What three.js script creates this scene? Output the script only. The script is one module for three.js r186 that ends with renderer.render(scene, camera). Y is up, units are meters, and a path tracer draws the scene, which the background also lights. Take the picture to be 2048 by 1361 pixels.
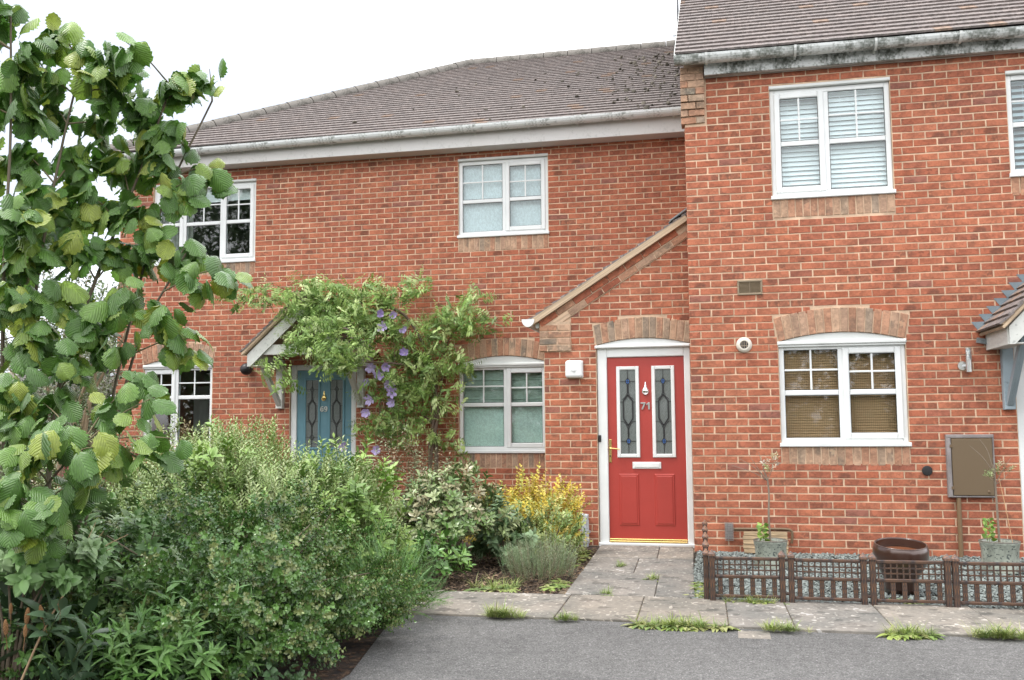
import * as THREE from 'three';
import { mergeGeometries, mergeVertices } from 'three/addons/utils/BufferGeometryUtils.js';
import { RoundedBoxGeometry } from 'three/addons/geometries/RoundedBoxGeometry.js';
import { FontLoader } from 'three/addons/loaders/FontLoader.js';
import { TextGeometry } from 'three/addons/geometries/TextGeometry.js';

// ------------------------------------------------------------------ camera
const scene = new THREE.Scene();
const camera = new THREE.PerspectiveCamera(2 * Math.atan(680.5 / 1910.66) * 180 / Math.PI, 1024 / 680, 0.05, 400);
{
  const yaw = -0.2158, pitch = 0.0884, roll = -0.0076;
  const V = (x, y, z) => new THREE.Vector3(x, y, z);
  const r = V(Math.cos(yaw), 0, Math.sin(yaw)), f = V(Math.sin(yaw), 0, -Math.cos(yaw)), u = V(0, 1, 0);
  const f2 = f.clone().multiplyScalar(Math.cos(pitch)).addScaledVector(u, Math.sin(pitch));
  const u2 = u.clone().multiplyScalar(Math.cos(pitch)).addScaledVector(f, -Math.sin(pitch));
  const r3 = r.clone().multiplyScalar(Math.cos(roll)).addScaledVector(u2, Math.sin(roll));
  const u3 = u2.clone().multiplyScalar(Math.cos(roll)).addScaledVector(r, -Math.sin(roll));
  camera.quaternion.setFromRotationMatrix(new THREE.Matrix4().makeBasis(r3, u3, f2.clone().negate()));
  camera.position.set(3.4657, 1.2926, 12.4359);
  camera.updateMatrixWorld(); camera.updateProjectionMatrix();
}
// ------------------------------------------------------------------ random and noise
function rng(seed) { let a = seed >>> 0; return () => { a = (a + 0x6D2B79F5) | 0; let t = Math.imul(a ^ (a >>> 15), 1 | a); t = (t + Math.imul(t ^ (t >>> 7), 61 | t)) ^ t; return ((t ^ (t >>> 14)) >>> 0) / 4294967296; }; }
function hash2(x, y, s) { let h = Math.imul(x | 0, 374761393) ^ Math.imul(y | 0, 668265263) ^ Math.imul(s | 0, 1274126177); h = Math.imul(h ^ (h >>> 13), 1274126177); return ((h ^ (h >>> 16)) >>> 0) / 4294967296; }
function vnoise(x, y, p, s) {                 // value noise, tiles every p cells
  const xi = Math.floor(x), yi = Math.floor(y), fx = x - xi, fy = y - yi, m = (a) => ((a % p) + p) % p;
  const sx = fx * fx * (3 - 2 * fx), sy = fy * fy * (3 - 2 * fy);
  const a = hash2(m(xi), m(yi), s), b = hash2(m(xi + 1), m(yi), s), c = hash2(m(xi), m(yi + 1), s), d = hash2(m(xi + 1), m(yi + 1), s);
  return a + (b - a) * sx + (c - a) * sy + (a - b - c + d) * sx * sy;
}
function fbm(u, v, p, oct, s) { let t = 0, a = 0.5, w = 0; for (let i = 0; i < oct; i++) { t += a * vnoise(u * p, v * p, p, s + i * 17); w += a; a *= 0.5; p *= 2; } return t / w; }
const smooth = (a, b, x) => { const t = Math.min(1, Math.max(0, (x - a) / (b - a))); return t * t * (3 - 2 * t); };
// ------------------------------------------------------------------ sky and sun (bright thin overcast)
{
  const W = 512, H = 256, d = new Float32Array(W * H * 4);
  for (let j = 0; j < H; j++) for (let i = 0; i < W; i++) {
    const el = ((j + 0.5) / H - 0.5) * Math.PI, az = (i + 0.5) / W, y = Math.sin(el), k = (j * W + i) * 4;
    const up = Math.max(0, y), n = fbm(az, j / H * 0.5, 8, 5, 11), gap = smooth(0.5, 0.68, n);
    const L = 0.92 + 0.3 * up;
    const c = [L * (1 - 0.66 * gap), L * (1.0 - 0.63 * gap), L * (1.02 - 0.59 * gap)];
    for (let q = 0; q < 3; q++) d[k + q] = y > -0.02 ? c[q] : 0.2;
    d[k + 3] = 1;
  }
  const t = new THREE.DataTexture(d, W, H, THREE.RGBAFormat, THREE.FloatType);
  t.mapping = THREE.EquirectangularReflectionMapping; t.magFilter = THREE.LinearFilter; t.minFilter = THREE.LinearFilter; t.needsUpdate = true;
  scene.background = t; scene.environment = t;
}
const sun = new THREE.DirectionalLight(new THREE.Color(1, 0.96, 0.9), 1.0);
sun.position.set(-9, 24, 9); sun.target.position.set(1, 0, 3); sun.castShadow = true; sun.shadow.radius = 30;
sun.shadow.mapSize.set(2048, 2048);
Object.assign(sun.shadow.camera, { left: -16, right: 16, top: 16, bottom: -16, near: 1, far: 60 });
scene.add(sun, sun.target);
const renderer = new THREE.WebGLRenderer({ antialias: true });
renderer.toneMapping = THREE.LinearToneMapping;
renderer.toneMappingExposure = 3.0;
renderer.shadowMap.enabled = true;
// ------------------------------------------------------------------ helpers: objects
const taken = new Map();
function numbered(n) { const k = taken.get(n) ?? 0; taken.set(n, k + 1); return k ? n + '_' + String(k).padStart(3, '0') : n; }
function tag(o, label, category, group, kind) { o.userData.label = label; o.userData.category = category; if (group) o.userData.group = group; if (kind) o.userData.kind = kind; return o; }
function thing(name, label, category, pos = [0, 0, 0], turn = 0, group) { const o = new THREE.Group(); o.name = numbered(name); o.position.set(...pos); o.rotation.y = turn; scene.add(o); return tag(o, label, category, group); }
function mesh(name, geo, mat, parent) { const o = new THREE.Mesh(Array.isArray(geo) ? merge(geo) : geo, mat); o.name = name; parent.add(o); return o; }
function grp(name, parent) { const o = new THREE.Group(); o.name = name; parent.add(o); return o; }
function structure(name, geo, mat) { const o = mesh(numbered(name), geo, mat, scene); o.userData.kind = 'structure'; return o; }
function merge(list) {
  const g = list.map((x) => { const y = x.index ? x.toNonIndexed() : x.clone(); for (const k of Object.keys(y.attributes)) if (!['position', 'normal', 'uv', 'color'].includes(k)) y.deleteAttribute(k); return y; });
  const col = g.some((x) => x.attributes.color);
  for (const x of g) {
    const n = x.attributes.position.count;
    if (!x.attributes.uv) x.setAttribute('uv', new THREE.BufferAttribute(new Float32Array(n * 2), 2));
    if (!x.attributes.normal) x.computeVertexNormals();
    if (col && !x.attributes.color) x.setAttribute('color', new THREE.BufferAttribute(new Float32Array(n * 3).fill(1), 3));
  }
  return mergeGeometries(g);
}
const MID = (g) => { g.computeBoundingBox(); return g.boundingBox.getCenter(new THREE.Vector3()); };
// a house's pieces: the 300 that show largest are meshes, the rest one mesh
class Pieces {
  constructor(parent, name, mat, limit = 300) { Object.assign(this, { parent, name, mat, limit, list: [] }); }
  add(geo, pos = [0, 0, 0], quat, last = 0) {
    const m = new THREE.Matrix4().compose(new THREE.Vector3(...pos), quat ?? new THREE.Quaternion(), new THREE.Vector3(1, 1, 1));
    const c = MID(geo).applyMatrix4(m), n = c.clone().project(camera), out = Math.abs(n.x) > 1 || Math.abs(n.y) > 1 || n.z > 1;
    this.list.push({ geo, m, rank: c.distanceTo(camera.position) + (out ? 1000 : 0) + last });
  }
  done(restName) {
    this.list.sort((a, b) => a.rank - b.rank);
    const rest = [];
    this.list.forEach((p, i) => {
      if (i < this.limit && p.rank < 900) { const o = mesh(this.name, p.geo, this.mat, this.parent); p.m.decompose(o.position, o.quaternion, o.scale); } else rest.push(p.geo.clone().applyMatrix4(p.m));
    });
    if (rest.length) { const o = mesh(restName, rest, this.mat, this.parent); o.userData.kind = 'stuff'; }
  }
}
// ------------------------------------------------------------------ helpers: shapes
const q0 = (ax, ang) => new THREE.Quaternion().setFromAxisAngle(new THREE.Vector3(...ax), ang);
function fromTris(tris, uvs, color) {           // list of [a,b,c] points, flat shaded
  const p = [], u = [], c = [];
  tris.forEach((t) => t.forEach((v) => { p.push(v[0], v[1], v[2]); const w = uvs ? uvs(v) : [v[0], v[1]]; u.push(w[0], w[1]); if (color) c.push(...color); }));
  const g = new THREE.BufferGeometry();
  g.setAttribute('position', new THREE.Float32BufferAttribute(p, 3)); g.setAttribute('uv', new THREE.Float32BufferAttribute(u, 2));
  if (color) g.setAttribute('color', new THREE.Float32BufferAttribute(c, 3));
  g.computeVertexNormals(); return g;
}
// block with chamfered front: outline of corners counter-clockwise seen from +z, front at z
function block(pts, z, depth, ch, color, uo = 0, vo = 0, us = 1) {
  const cx = pts.reduce((s, p) => s + p[0], 0) / pts.length, cy = pts.reduce((s, p) => s + p[1], 0) / pts.length;
  const F = pts.map((p) => [p[0] + Math.sign(cx - p[0]) * ch, p[1] + Math.sign(cy - p[1]) * ch, z]), M = pts.map((p) => [p[0], p[1], z - ch]), B = pts.map((p) => [p[0], p[1], z - depth]), T = [], n = pts.length;
  for (let i = 1; i < n - 1; i++) { T.push([F[0], F[i], F[i + 1]]); }
  for (let i = 0; i < n; i++) { const j = (i + 1) % n; T.push([F[i], M[i], M[j]], [F[i], M[j], F[j]], [M[i], B[i], B[j]], [M[i], B[j], M[j]]); }
  return fromTris(T, (v) => [(v[0] + v[2] * 0.7) * us + uo, (v[1] + v[2] * 0.7) * us + vo], color);
}
const cbox = (x0, x1, y0, y1, z, d, ch = 0.004) => block([[x0, y0], [x1, y0], [x1, y1], [x0, y1]], z, d, ch, null, 0, 0, 1);
function box(x0, x1, y0, y1, z0, z1, r = 0) {
  const g = r ? new RoundedBoxGeometry(x1 - x0, y1 - y0, z1 - z0, 2, r) : new THREE.BoxGeometry(x1 - x0, y1 - y0, z1 - z0);
  return g.translate((x0 + x1) / 2, (y0 + y1) / 2, (z0 + z1) / 2);
}
function tube(pts, r0, r1 = r0, sides = 6, seg = 0) {
  const c = new THREE.CatmullRomCurve3(pts.map((p) => new THREE.Vector3(...p))), n = seg || Math.max(2, pts.length * 3), g = new THREE.TubeGeometry(c, n, 1, sides, false);
  const P = g.attributes.position, v = new THREE.Vector3(), o = new THREE.Vector3();
  for (let i = 0; i <= n; i++) { c.getPointAt(i / n, o); const r = r0 + (r1 - r0) * i / n; for (let j = 0; j <= sides; j++) { const k = i * (sides + 1) + j; v.fromBufferAttribute(P, k).sub(o).multiplyScalar(r).add(o); P.setXYZ(k, v.x, v.y, v.z); } }
  return g;
}
function bar(a, b, w, h, ch = 0) {               // straight square bar between two points
  const A = new THREE.Vector3(...a), B = new THREE.Vector3(...b), L = A.distanceTo(B), g = ch ? new RoundedBoxGeometry(w, L, h, 1, ch) : new THREE.BoxGeometry(w, L, h), m = new THREE.Matrix4();
  const y = B.clone().sub(A).normalize(), x = Math.abs(y.x) > 0.95 ? new THREE.Vector3(0, 0, 1) : new THREE.Vector3(1, 0, 0), z = x.clone().cross(y).normalize(); x.copy(y).cross(z);
  m.makeBasis(x, y, z).setPosition(A.add(B).multiplyScalar(0.5)); return g.applyMatrix4(m);
}
const lathe = (pts, n = 32) => new THREE.LatheGeometry(pts.map((p) => new THREE.Vector2(p[0], p[1])), n);
// ------------------------------------------------------------------ helpers: textures
function tex(n, fn, { srgb = true, rep = 1, m = n } = {}) {
  const d = new Uint8Array(n * m * 4);
  for (let j = 0; j < m; j++) for (let i = 0; i < n; i++) { const c = fn(i / n, j / m, i, j), k = (j * n + i) * 4; for (let q = 0; q < 3; q++) d[k + q] = Math.max(0, Math.min(255, 255 * (c[q] ?? c[0]))); d[k + 3] = 255; }
  const t = new THREE.DataTexture(d, n, m); t.wrapS = t.wrapT = THREE.RepeatWrapping; t.magFilter = THREE.LinearFilter; t.minFilter = THREE.LinearMipmapLinearFilter; t.generateMipmaps = true;
  if (srgb) t.colorSpace = THREE.SRGBColorSpace; t.repeat.set(rep, rep); t.needsUpdate = true; return t;
}
const std = (o) => new THREE.MeshStandardMaterial(o);
const lin = (r, g, b) => new THREE.Color().setRGB(r, g, b);
// brick face: creases, drag marks, pits and dark kiss marks (multiplies the brick's own colour)
const brickTex = tex(1024, (u, v, i, j) => {
  const g = hash2(i, j, 3) * 0.10, f = fbm(u, v, 64, 3, 5), c = fbm(u, v, 9, 4, 9), e = fbm(u * 1, v * 4 % 1, 16, 3, 21);
  const kiss = smooth(0.64, 0.78, fbm(u, v, 6, 3, 33)) * 0.16, pale = smooth(0.66, 0.78, fbm(u, v, 22, 3, 41)) * 0.2;
  let b = 0.90 + g - 0.05 + (f - 0.5) * 0.26 + (c - 0.5) * 0.24 + (e - 0.5) * 0.14;
  return [b - kiss + pale, b - kiss * 0.8 + pale * 1.25, b - kiss * 0.68 + pale * 1.35];
}, { rep: 0.9 });
const brickBump = tex(512, (u, v, i, j) => [0.5 + (fbm(u, v, 48, 4, 5) - 0.5) * 0.9 + (hash2(i, j, 8) - 0.5) * 0.18], { srgb: false, rep: 2.5 });
const mortarTex = tex(512, (u, v, i, j) => { const b = 0.86 + (fbm(u, v, 10, 5, 61) - 0.5) * 0.32 + (hash2(i, j, 4) - 0.5) * 0.12; return [b, b * 0.985, b * 0.96]; }, { rep: 0.8 });
const M = {};
M.brick = std({ vertexColors: true, map: brickTex, bumpMap: brickBump, bumpScale: 0.0022, roughness: 0.92 });
M.mortar = std({ color: lin(0.76, 0.56, 0.41), map: mortarTex, bumpMap: mortarTex, bumpScale: 0.002, roughness: 0.96 });
const pvcTex = tex(256, (u, v) => { const b = 0.965 + (fbm(u, v, 6, 4, 71) - 0.5) * 0.07; return [b, b, b * 0.995]; });
M.pvc = std({ color: lin(0.74, 0.76, 0.76), map: pvcTex, roughness: 0.38 });
M.trim = std({ color: lin(0.68, 0.70, 0.69), map: pvcTex, roughness: 0.5 });
// gutters and fascia: black-green mould in blotches with a grain of their own
const mouldTex = (lo, hi, amt, s) => tex(1024, (u, v, i, j) => {
  const n = fbm(u, v, 5, 6, s), f = fbm(u, v, 50, 4, s + 5), streak = fbm(u, v * 0.25, 40, 3, s + 9), k = smooth(lo, hi, n * 0.45 + f * 0.35 + streak * 0.2) * amt;
  const b = 0.94 - k * 0.66 + (hash2(i, j, s) - 0.5) * 0.05; return [b, b + k * 0.015, b - k * 0.02];
}, { m: 512 });
M.gutter = std({ color: lin(0.76, 0.79, 0.78), map: mouldTex(0.48, 0.74, 0.5, 81), roughness: 0.5 });
M.fascia = std({ color: lin(0.66, 0.65, 0.63), map: mouldTex(0.52, 0.8, 0.18, 83), roughness: 0.55 });
M.fasciaDirty = std({ color: lin(0.60, 0.62, 0.61), map: mouldTex(0.40, 0.70, 0.85, 87), roughness: 0.6 });
M.gutterDirty = std({ color: lin(0.70, 0.73, 0.72), map: mouldTex(0.44, 0.72, 0.62, 91), roughness: 0.55 });
const tileTex = tex(512, (u, v, i, j) => { const b = 0.82 + (fbm(u, v, 20, 4, 101) - 0.5) * 0.4 + (hash2(i, j, 7) - 0.5) * 0.14, li = smooth(0.66, 0.74, fbm(u, v, 34, 3, 107)) * 0.3; return [b + li * 0.9, b + li, b + li * 0.8]; }, { rep: 1.4 });
M.tile = std({ vertexColors: true, map: tileTex, bumpMap: tileTex, bumpScale: 0.002, roughness: 0.9 });
M.deck = std({ color: lin(0.06, 0.05, 0.045), roughness: 0.95 });
M.verge = std({ color: lin(0.60, 0.47, 0.34), map: mortarTex, roughness: 0.95 });
M.lichenRidge = std({ vertexColors: true, map: mouldTex(0.45, 0.7, 0.6, 113), roughness: 0.95 });
M.lead = std({ color: lin(0.26, 0.30, 0.33), map: mortarTex, roughness: 0.5, metalness: 0.35 });
M.glass = new THREE.MeshPhysicalMaterial({ color: lin(0.93, 0.97, 0.97), transmission: 1, thickness: 0, roughness: 0.02, ior: 1.52 });
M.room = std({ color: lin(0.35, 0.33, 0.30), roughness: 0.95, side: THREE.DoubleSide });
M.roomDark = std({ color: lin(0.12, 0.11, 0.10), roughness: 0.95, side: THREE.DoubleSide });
const weave = tex(256, (u, v, i, j) => [0.9 + 0.06 * Math.sin(i * 1.6) + (fbm(u, v, 24, 3, 121) - 0.5) * 0.16], {});
M.rubber = std({ color: lin(0.02, 0.02, 0.02), roughness: 0.7 });
M.black = std({ color: lin(0.012, 0.012, 0.013), roughness: 0.45 });
M.steel = std({ color: lin(0.62, 0.62, 0.6), metalness: 1, roughness: 0.28 });
M.chrome = std({ color: lin(0.82, 0.82, 0.82), metalness: 1, roughness: 0.12 });
M.brass = std({ color: lin(0.83, 0.62, 0.25), metalness: 1, roughness: 0.25 });
M.brown = std({ color: lin(0.13, 0.085, 0.045), roughness: 0.5 });
M.greyPlastic = std({ color: lin(0.42, 0.45, 0.48), roughness: 0.5 });

// ================================================================== brick laying
const RED = [[0.40, 0.125, 0.066], [0.42, 0.138, 0.074], [0.38, 0.118, 0.064], [0.44, 0.148, 0.078], [0.40, 0.130, 0.072], [0.37, 0.120, 0.068], [0.41, 0.125, 0.064], [0.43, 0.150, 0.082], [0.33, 0.112, 0.068], [0.27, 0.104, 0.072]];
const BUFF = [[0.46, 0.29, 0.19], [0.49, 0.315, 0.21], [0.44, 0.28, 0.19], [0.46, 0.25, 0.158], [0.45, 0.235, 0.145], [0.42, 0.295, 0.205], [0.35, 0.26, 0.19]];
const brng = rng(77);
const jit = (c, k) => { const f = 1 + (brng() - 0.5) * k; return c.map((v) => v * f); };
function pick(set, dark = 0.05) { const r = brng(); if (set === RED) return r < dark * 0.55 ? jit(RED[9], 0.2) : r < dark * 1.3 ? jit(RED[8], 0.2) : jit(RED[Math.floor(brng() * 8)], 0.12); return r < 0.16 ? jit(set[5 + Math.floor(brng() * 2)], 0.15) : jit(set[Math.floor(brng() * 5)], 0.12); }
function brickGeo(w, h, set, depth = 0.05) {
  const j = () => (brng() - 0.5) * 0.005, a = w / 2, b = h / 2, t = (brng() - 0.5) * 0.003;
  const pts = [[-a + j(), -b + j()], [a + j(), -b + j()], [a + j(), b + j()], [-a + j(), b + j()]];
  const g = block(pts, t, depth, 0.003, pick(set), brng() * 9, brng() * 9, 1);
  return g;
}
const stock = new Map();
function stockBrick(set) { if (!stock.has(set)) stock.set(set, Array.from({ length: 64 }, () => brickGeo(0.2125, 0.0625, set))); const l = stock.get(set); return l[Math.floor(brng() * l.length)]; }
const COURSE = 0.075, PITCH = 0.225;
// lays stretcher bond on a wall plane; free(y0, y1) gives the intervals left by the openings; put(geo, x, y) places a brick
function lay(x0, x1, yA, yB, cuts, off, put, set = RED) {
  const rows = Math.round((yB - yA) / COURSE);
  for (let r = 0; r < rows; r++) {
    const y0 = yA + r * COURSE, y1 = y0 + COURSE; let iv = [[x0, x1]];
    for (const c of cuts) { const k = c(y0, y1); if (!k) continue; iv = iv.flatMap(([a, b]) => k[1] <= a || k[0] >= b ? [[a, b]] : [[a, k[0]], [k[1], b]].filter((s) => s[1] - s[0] > 0.03)); }
    for (const [a, b] of iv) {
      const o = off + (r % 2 ? PITCH / 2 : 0), js = [a];
      for (let x = o + Math.ceil((a - o) / PITCH) * PITCH; x < b; x += PITCH) if (x - a > 0.055 && b - x > 0.055) js.push(x + (brng() - 0.5) * 0.006);
      js.push(b);
      for (let i = 0; i + 1 < js.length; i++) { const w = js[i + 1] - js[i] - 0.0125; put(Math.abs(w - 0.2125) < 0.012 ? stockBrick(set) : brickGeo(w, 0.0625, set), (js[i] + js[i + 1]) / 2, (y0 + y1) / 2); }
    }
  }
}
const rectCut = (x0, x1, y0, y1) => (a, b) => { const m = (a + b) / 2; return m > y0 && m < y1 ? [x0, x1] : null; };
// arch: springing line ys, half width hw, rise; ring of height rh
const archIn = (A, dx) => A.ys + A.rise * (1 - (dx / A.hw) ** 2);
const archOut = (A, dx) => A.ys + A.rh + (A.rise + 0.01) * (1 - (dx / (A.hw + A.flare)) ** 2);
function archCut(A) { return (a, b) => { const m = (a + b) / 2; if (m < A.ys - 0.01 || m > A.ys + A.rh + A.rise + 0.02) return null; let w = 0; for (let d = 0; d <= A.hw + A.flare; d += 0.01) { const side = A.hw + A.flare * (m - A.ys) / A.rh; if (archOut(A, d) > m && d < side) w = d; } return w > 0.02 ? [A.cx - w - 0.012, A.cx + w + 0.012] : null; }; }
function ring(A, n, P, z, set = BUFF) {
  for (let i = 0; i < n; i++) {
    const t0 = -1 + 2 * i / n, t1 = -1 + 2 * (i + 1) / n, g = 0.0055, pt = (t, o, s) => { const hw = o ? A.hw + A.flare : A.hw, d = t * hw + s * g; return [A.cx + d, (o ? archOut : archIn)(A, Math.max(-hw, Math.min(hw, d)))]; };
    const p = [pt(t0, 0, 1), pt(t1, 0, -1), pt(t1, 1, -1), pt(t0, 1, 1)];
    P.add(block(p, 0.004 + (brng() - 0.5) * 0.003, 0.06, 0.004, pick(set), brng() * 9, brng() * 9), [0, 0, z]);
  }
}
function soldiers(x0, x1, y0, y1, P, z) { const n = Math.round((x1 - x0) / 0.075), w = (x1 - x0) / n; for (let i = 0; i < n; i++) P.add(brickGeo(w - 0.01, y1 - y0 - 0.01, BUFF), [x0 + w * (i + 0.5), (y0 + y1) / 2, z]); }
function wallShape(outline, holes, z, depth) {
  const s = new THREE.Shape(outline.map((p) => new THREE.Vector2(...p)));
  for (const h of holes) s.holes.push(new THREE.Path(h.map((p) => new THREE.Vector2(...p))));
  return new THREE.ExtrudeGeometry(s, { depth, bevelEnabled: false }).translate(0, 0, z - depth);
}
const rectHole = (x0, x1, y0, y1) => [[x0, y0], [x1, y0], [x1, y1], [x0, y1]];
function archHole(x0, x1, y0, A) { const p = [[x0, y0], [x1, y0]]; for (let i = 0; i <= 12; i++) { const d = A.hw * (1 - 2 * i / 12); p.push([A.cx + d, archIn(A, d)]); } return p; }
const mkArch = (x0, x1, ys, rise = 0.085, rh = 0.225, flare = 0.045) => ({ cx: (x0 + x1) / 2, hw: (x1 - x0) / 2, ys, rise, rh, flare });

// ================================================================== windows
// lights: [{ w, cas }], left to right; every light has a transom at `tf` and 2 x 2 bars above it
function windowUnit(parent, { x0, x1, y0, y1, z, lights, tf = 0.5, arch, sill = 1, label }) {
  const W = grp('window', parent); if (label) W.userData.label = label;
  const zf = z - 0.035, D = 0.06, f = 0.052, frame = [];
  frame.push(cbox(x0, x0 + f, y0, y1, zf, D, 0.006), cbox(x1 - f, x1, y0, y1, zf, D, 0.006), cbox(x0 + f, x1 - f, y0, y0 + f, zf, D, 0.006), cbox(x0 + f, x1 - f, y1 - f, y1, zf, D, 0.006));
  const tot = lights.reduce((s, l) => s + l.w, 0); let x = x0;
  const beads = [], sashes = [], panes = [], bars = [];
  lights.forEach((l, i) => {
    const xa = x, xb = x + (x1 - x0) * l.w / tot; x = xb;
    let a = i ? xa + 0.028 : x0 + f, b = i < lights.length - 1 ? xb - 0.028 : x1 - f, c = y0 + f, d = y1 - f;
    if (i) frame.push(cbox(xa - 0.028, xa + 0.028, y0 + f, y1 - f, zf - 0.001, D, 0.006));
    if (l.cas) { const s = 0.048, zs = zf + 0.016, o = 0.012; sashes.push([cbox(a - o, a + s, c - o, d + o, zs, 0.05, 0.009), cbox(b - s, b + o, c - o, d + o, zs, 0.05, 0.009), cbox(a + s, b - s, c - o, c + s, zs, 0.05, 0.009), cbox(a + s, b - s, d - s, d + o, zs, 0.05, 0.009)]); a += s; b -= s; c += s; d -= s; }
    const zg = zf - 0.018 + (l.cas ? 0.014 : 0), yt = y0 + (y1 - y0) * tf, h = 0.027, gb = 0.0095;
    (l.cas ? sashes[sashes.length - 1] : frame).push(cbox(a, b, yt - h, yt + h, zg + 0.012, 0.04, 0.008));
    const xm = (a + b) / 2, ym = (yt + h + d) / 2;
    bars.push(cbox(xm - gb, xm + gb, yt + h, d, zg + 0.007, 0.016, 0.003), cbox(a, b, ym - gb, ym + gb, zg + 0.0065, 0.015, 0.003));
    panes.push(box(a, b, c, yt - h, zg - 0.004, zg), box(a, b, yt + h, d, zg - 0.004, zg));
    for (const [p, q] of [[c, yt - h], [yt + h, d]]) beads.push(box(a, a + 0.005, p, q, zg, zg + 0.006), box(b - 0.005, b, p, q, zg, zg + 0.006), box(a, b, p, p + 0.005, zg, zg + 0.006), box(a, b, q - 0.005, q, zg, zg + 0.006));
  });
  mesh('frame', frame, M.pvc, W);
  for (const s of sashes) mesh('sash', s, M.pvc, W);
  for (const p of panes) mesh('pane', p, M.glass, W);
  for (const b of bars) mesh('glazing_bar', b, M.pvc, W);
  mesh('gasket', beads, M.rubber, W);
  if (sill) mesh('sill', [block([[x0 - 0.015, y0 - 0.035], [x1 + 0.015, y0 - 0.035], [x1 + 0.015, y0 + 0.004], [x0 - 0.015, y0 + 0.004]], z + 0.028, 0.09, 0.006)], M.pvc, W);
  if (arch) {
    const p = []; for (let i = 0; i <= 16; i++) { const d = arch.hw * (1 - 2 * i / 16) * 0.998; p.push([arch.cx + d, archIn(arch, d) - 0.004]); }
    mesh('arched_head', [wallShape([[x0 + 0.002, y1 + 0.03], [x1 - 0.002, y1 + 0.03], ...p], [], z - 0.02, 0.05), cbox(x0 - 0.01, x1 + 0.01, y1 - 0.002, y1 + 0.035, z + 0.012, 0.07, 0.008), cbox(x0 - 0.004, x1 + 0.004, y1 - 0.022, y1 - 0.0025, z - 0.002, 0.05, 0.004)], M.trim, W);
  } else mesh('head_trim', cbox(x0 - 0.005, x1 + 0.005, y1 + 0.002, y1 + 0.036, z + 0.01, 0.06, 0.006), M.trim, W);
  return W;
}
function room(parent, x0, x1, y0, y1, z, depth, mat = M.room) {          // the room behind a window: floor, ceiling, three walls
  const g = [box(x0 - 0.05, x1 + 0.05, y0 - 0.05, y1 + 0.05, z - depth - 0.05, z - depth), box(x0 - 0.05, x0, y0, y1, z - depth, z), box(x1, x1 + 0.05, y0, y1, z - depth, z), box(x0 - 0.05, x1 + 0.05, y0 - 0.05, y0, z - depth, z), box(x0 - 0.05, x1 + 0.05, y1, y1 + 0.05, z - depth, z)];
  return mesh('room_lining', g, mat, parent);
}
// ================================================================== roofs
const TILE = [[0.255, 0.215, 0.20], [0.275, 0.232, 0.216], [0.245, 0.210, 0.198], [0.27, 0.232, 0.218], [0.255, 0.22, 0.208], [0.28, 0.23, 0.21], [0.235, 0.203, 0.192], [0.32, 0.225, 0.17]];
function tileGeo(w, g, color) {                       // x along the eaves, y up the slope, z off the roof; tail at y = 0
  const L = g * 1.45, a = w / 2, j = () => (brng() - 0.5) * 0.003, k = (brng() - 0.5) * 0.002;
  const P = (x, y, z) => [x, y, z], t0 = 0.040 + k, t1 = 0.012;
  const A = P(-a, j(), t0), B = P(a, j(), t0 + j()), C = P(a, L, t1), D = P(-a, L, t1), E = P(-a, A[1] + 0.002, t0 - 0.022), F = P(a, B[1] + 0.002, B[2] - 0.022), G = P(a, L, 0), H = P(-a, L, 0);
  const mA = P(0, (A[1] + B[1]) / 2 - 0.001, t0 + 0.0015), mC = P(0, L, t1 + 0.0015), mE = P(0, mA[1] + 0.002, mA[2] - 0.022);
  const u = brng() * 5, v = brng() * 5;
  return fromTris([[A, mA, mC], [A, mC, D], [mA, B, C], [mA, C, mC], [E, mE, mA], [E, mA, A], [mE, F, B], [mE, B, mA], [A, D, H], [A, H, E], [B, F, G], [B, G, C]], (p) => [p[0] + u, p[1] + v - p[2]], color);
}
const tcol = (orange = 0.1) => jit(brng() < orange ? TILE[7] : TILE[Math.floor(brng() * 7)].map((v, i) => v * 0.4 + TILE[3][i] * 0.6), 0.1);
const tileStock = new Map();
function tileOf(w, g, orange) {
  const k = w.toFixed(3) + '/' + g + '/' + orange; if (!tileStock.has(k)) tileStock.set(k, Array.from({ length: 40 }, () => tileGeo(w, g, tcol(orange))));
  const l = tileStock.get(k); return l[Math.floor(brng() * l.length)];
}
// covers a slope: origin at the eaves, ex along the eaves, ey up the slope; span(v) gives [from, to] along ex at distance v up the slope
function tiles(P, origin, ex, ey, len, span, w, g, orange = 0.06, hidden = 0) {
  const X = new THREE.Vector3(...ex).normalize(), Y = new THREE.Vector3(...ey).normalize(), Z = X.clone().cross(Y), q = new THREE.Quaternion().setFromRotationMatrix(new THREE.Matrix4().makeBasis(X, Y, Z)), O = new THREE.Vector3(...origin);
  for (let r = 0, v = 0; v < len - 0.03; r++, v += g) {
    const [a, b] = span(v + g * 0.5), o = (r % 2) * w / 2; let s = a - ((a - o) % w + w) % w;
    for (; s < b - 0.01; s += w) {
      const x0 = Math.max(a, s), x1 = Math.min(b, s + w); if (x1 - x0 < 0.02) continue;
      const full = x1 - x0 > w - 0.004, geo = full ? tileOf(w - 0.0012, g, orange) : tileGeo(x1 - x0 - 0.003, g, tcol(orange));
      const p = O.clone().addScaledVector(X, (x0 + x1) / 2).addScaledVector(Y, v);
      const dq = full ? q.clone().multiply(q0([0, 0, 1], (brng() - 0.5) * 0.012)) : q;
      P.add(geo, [p.x, p.y, p.z], dq, hidden);
    }
  }
}
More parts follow.
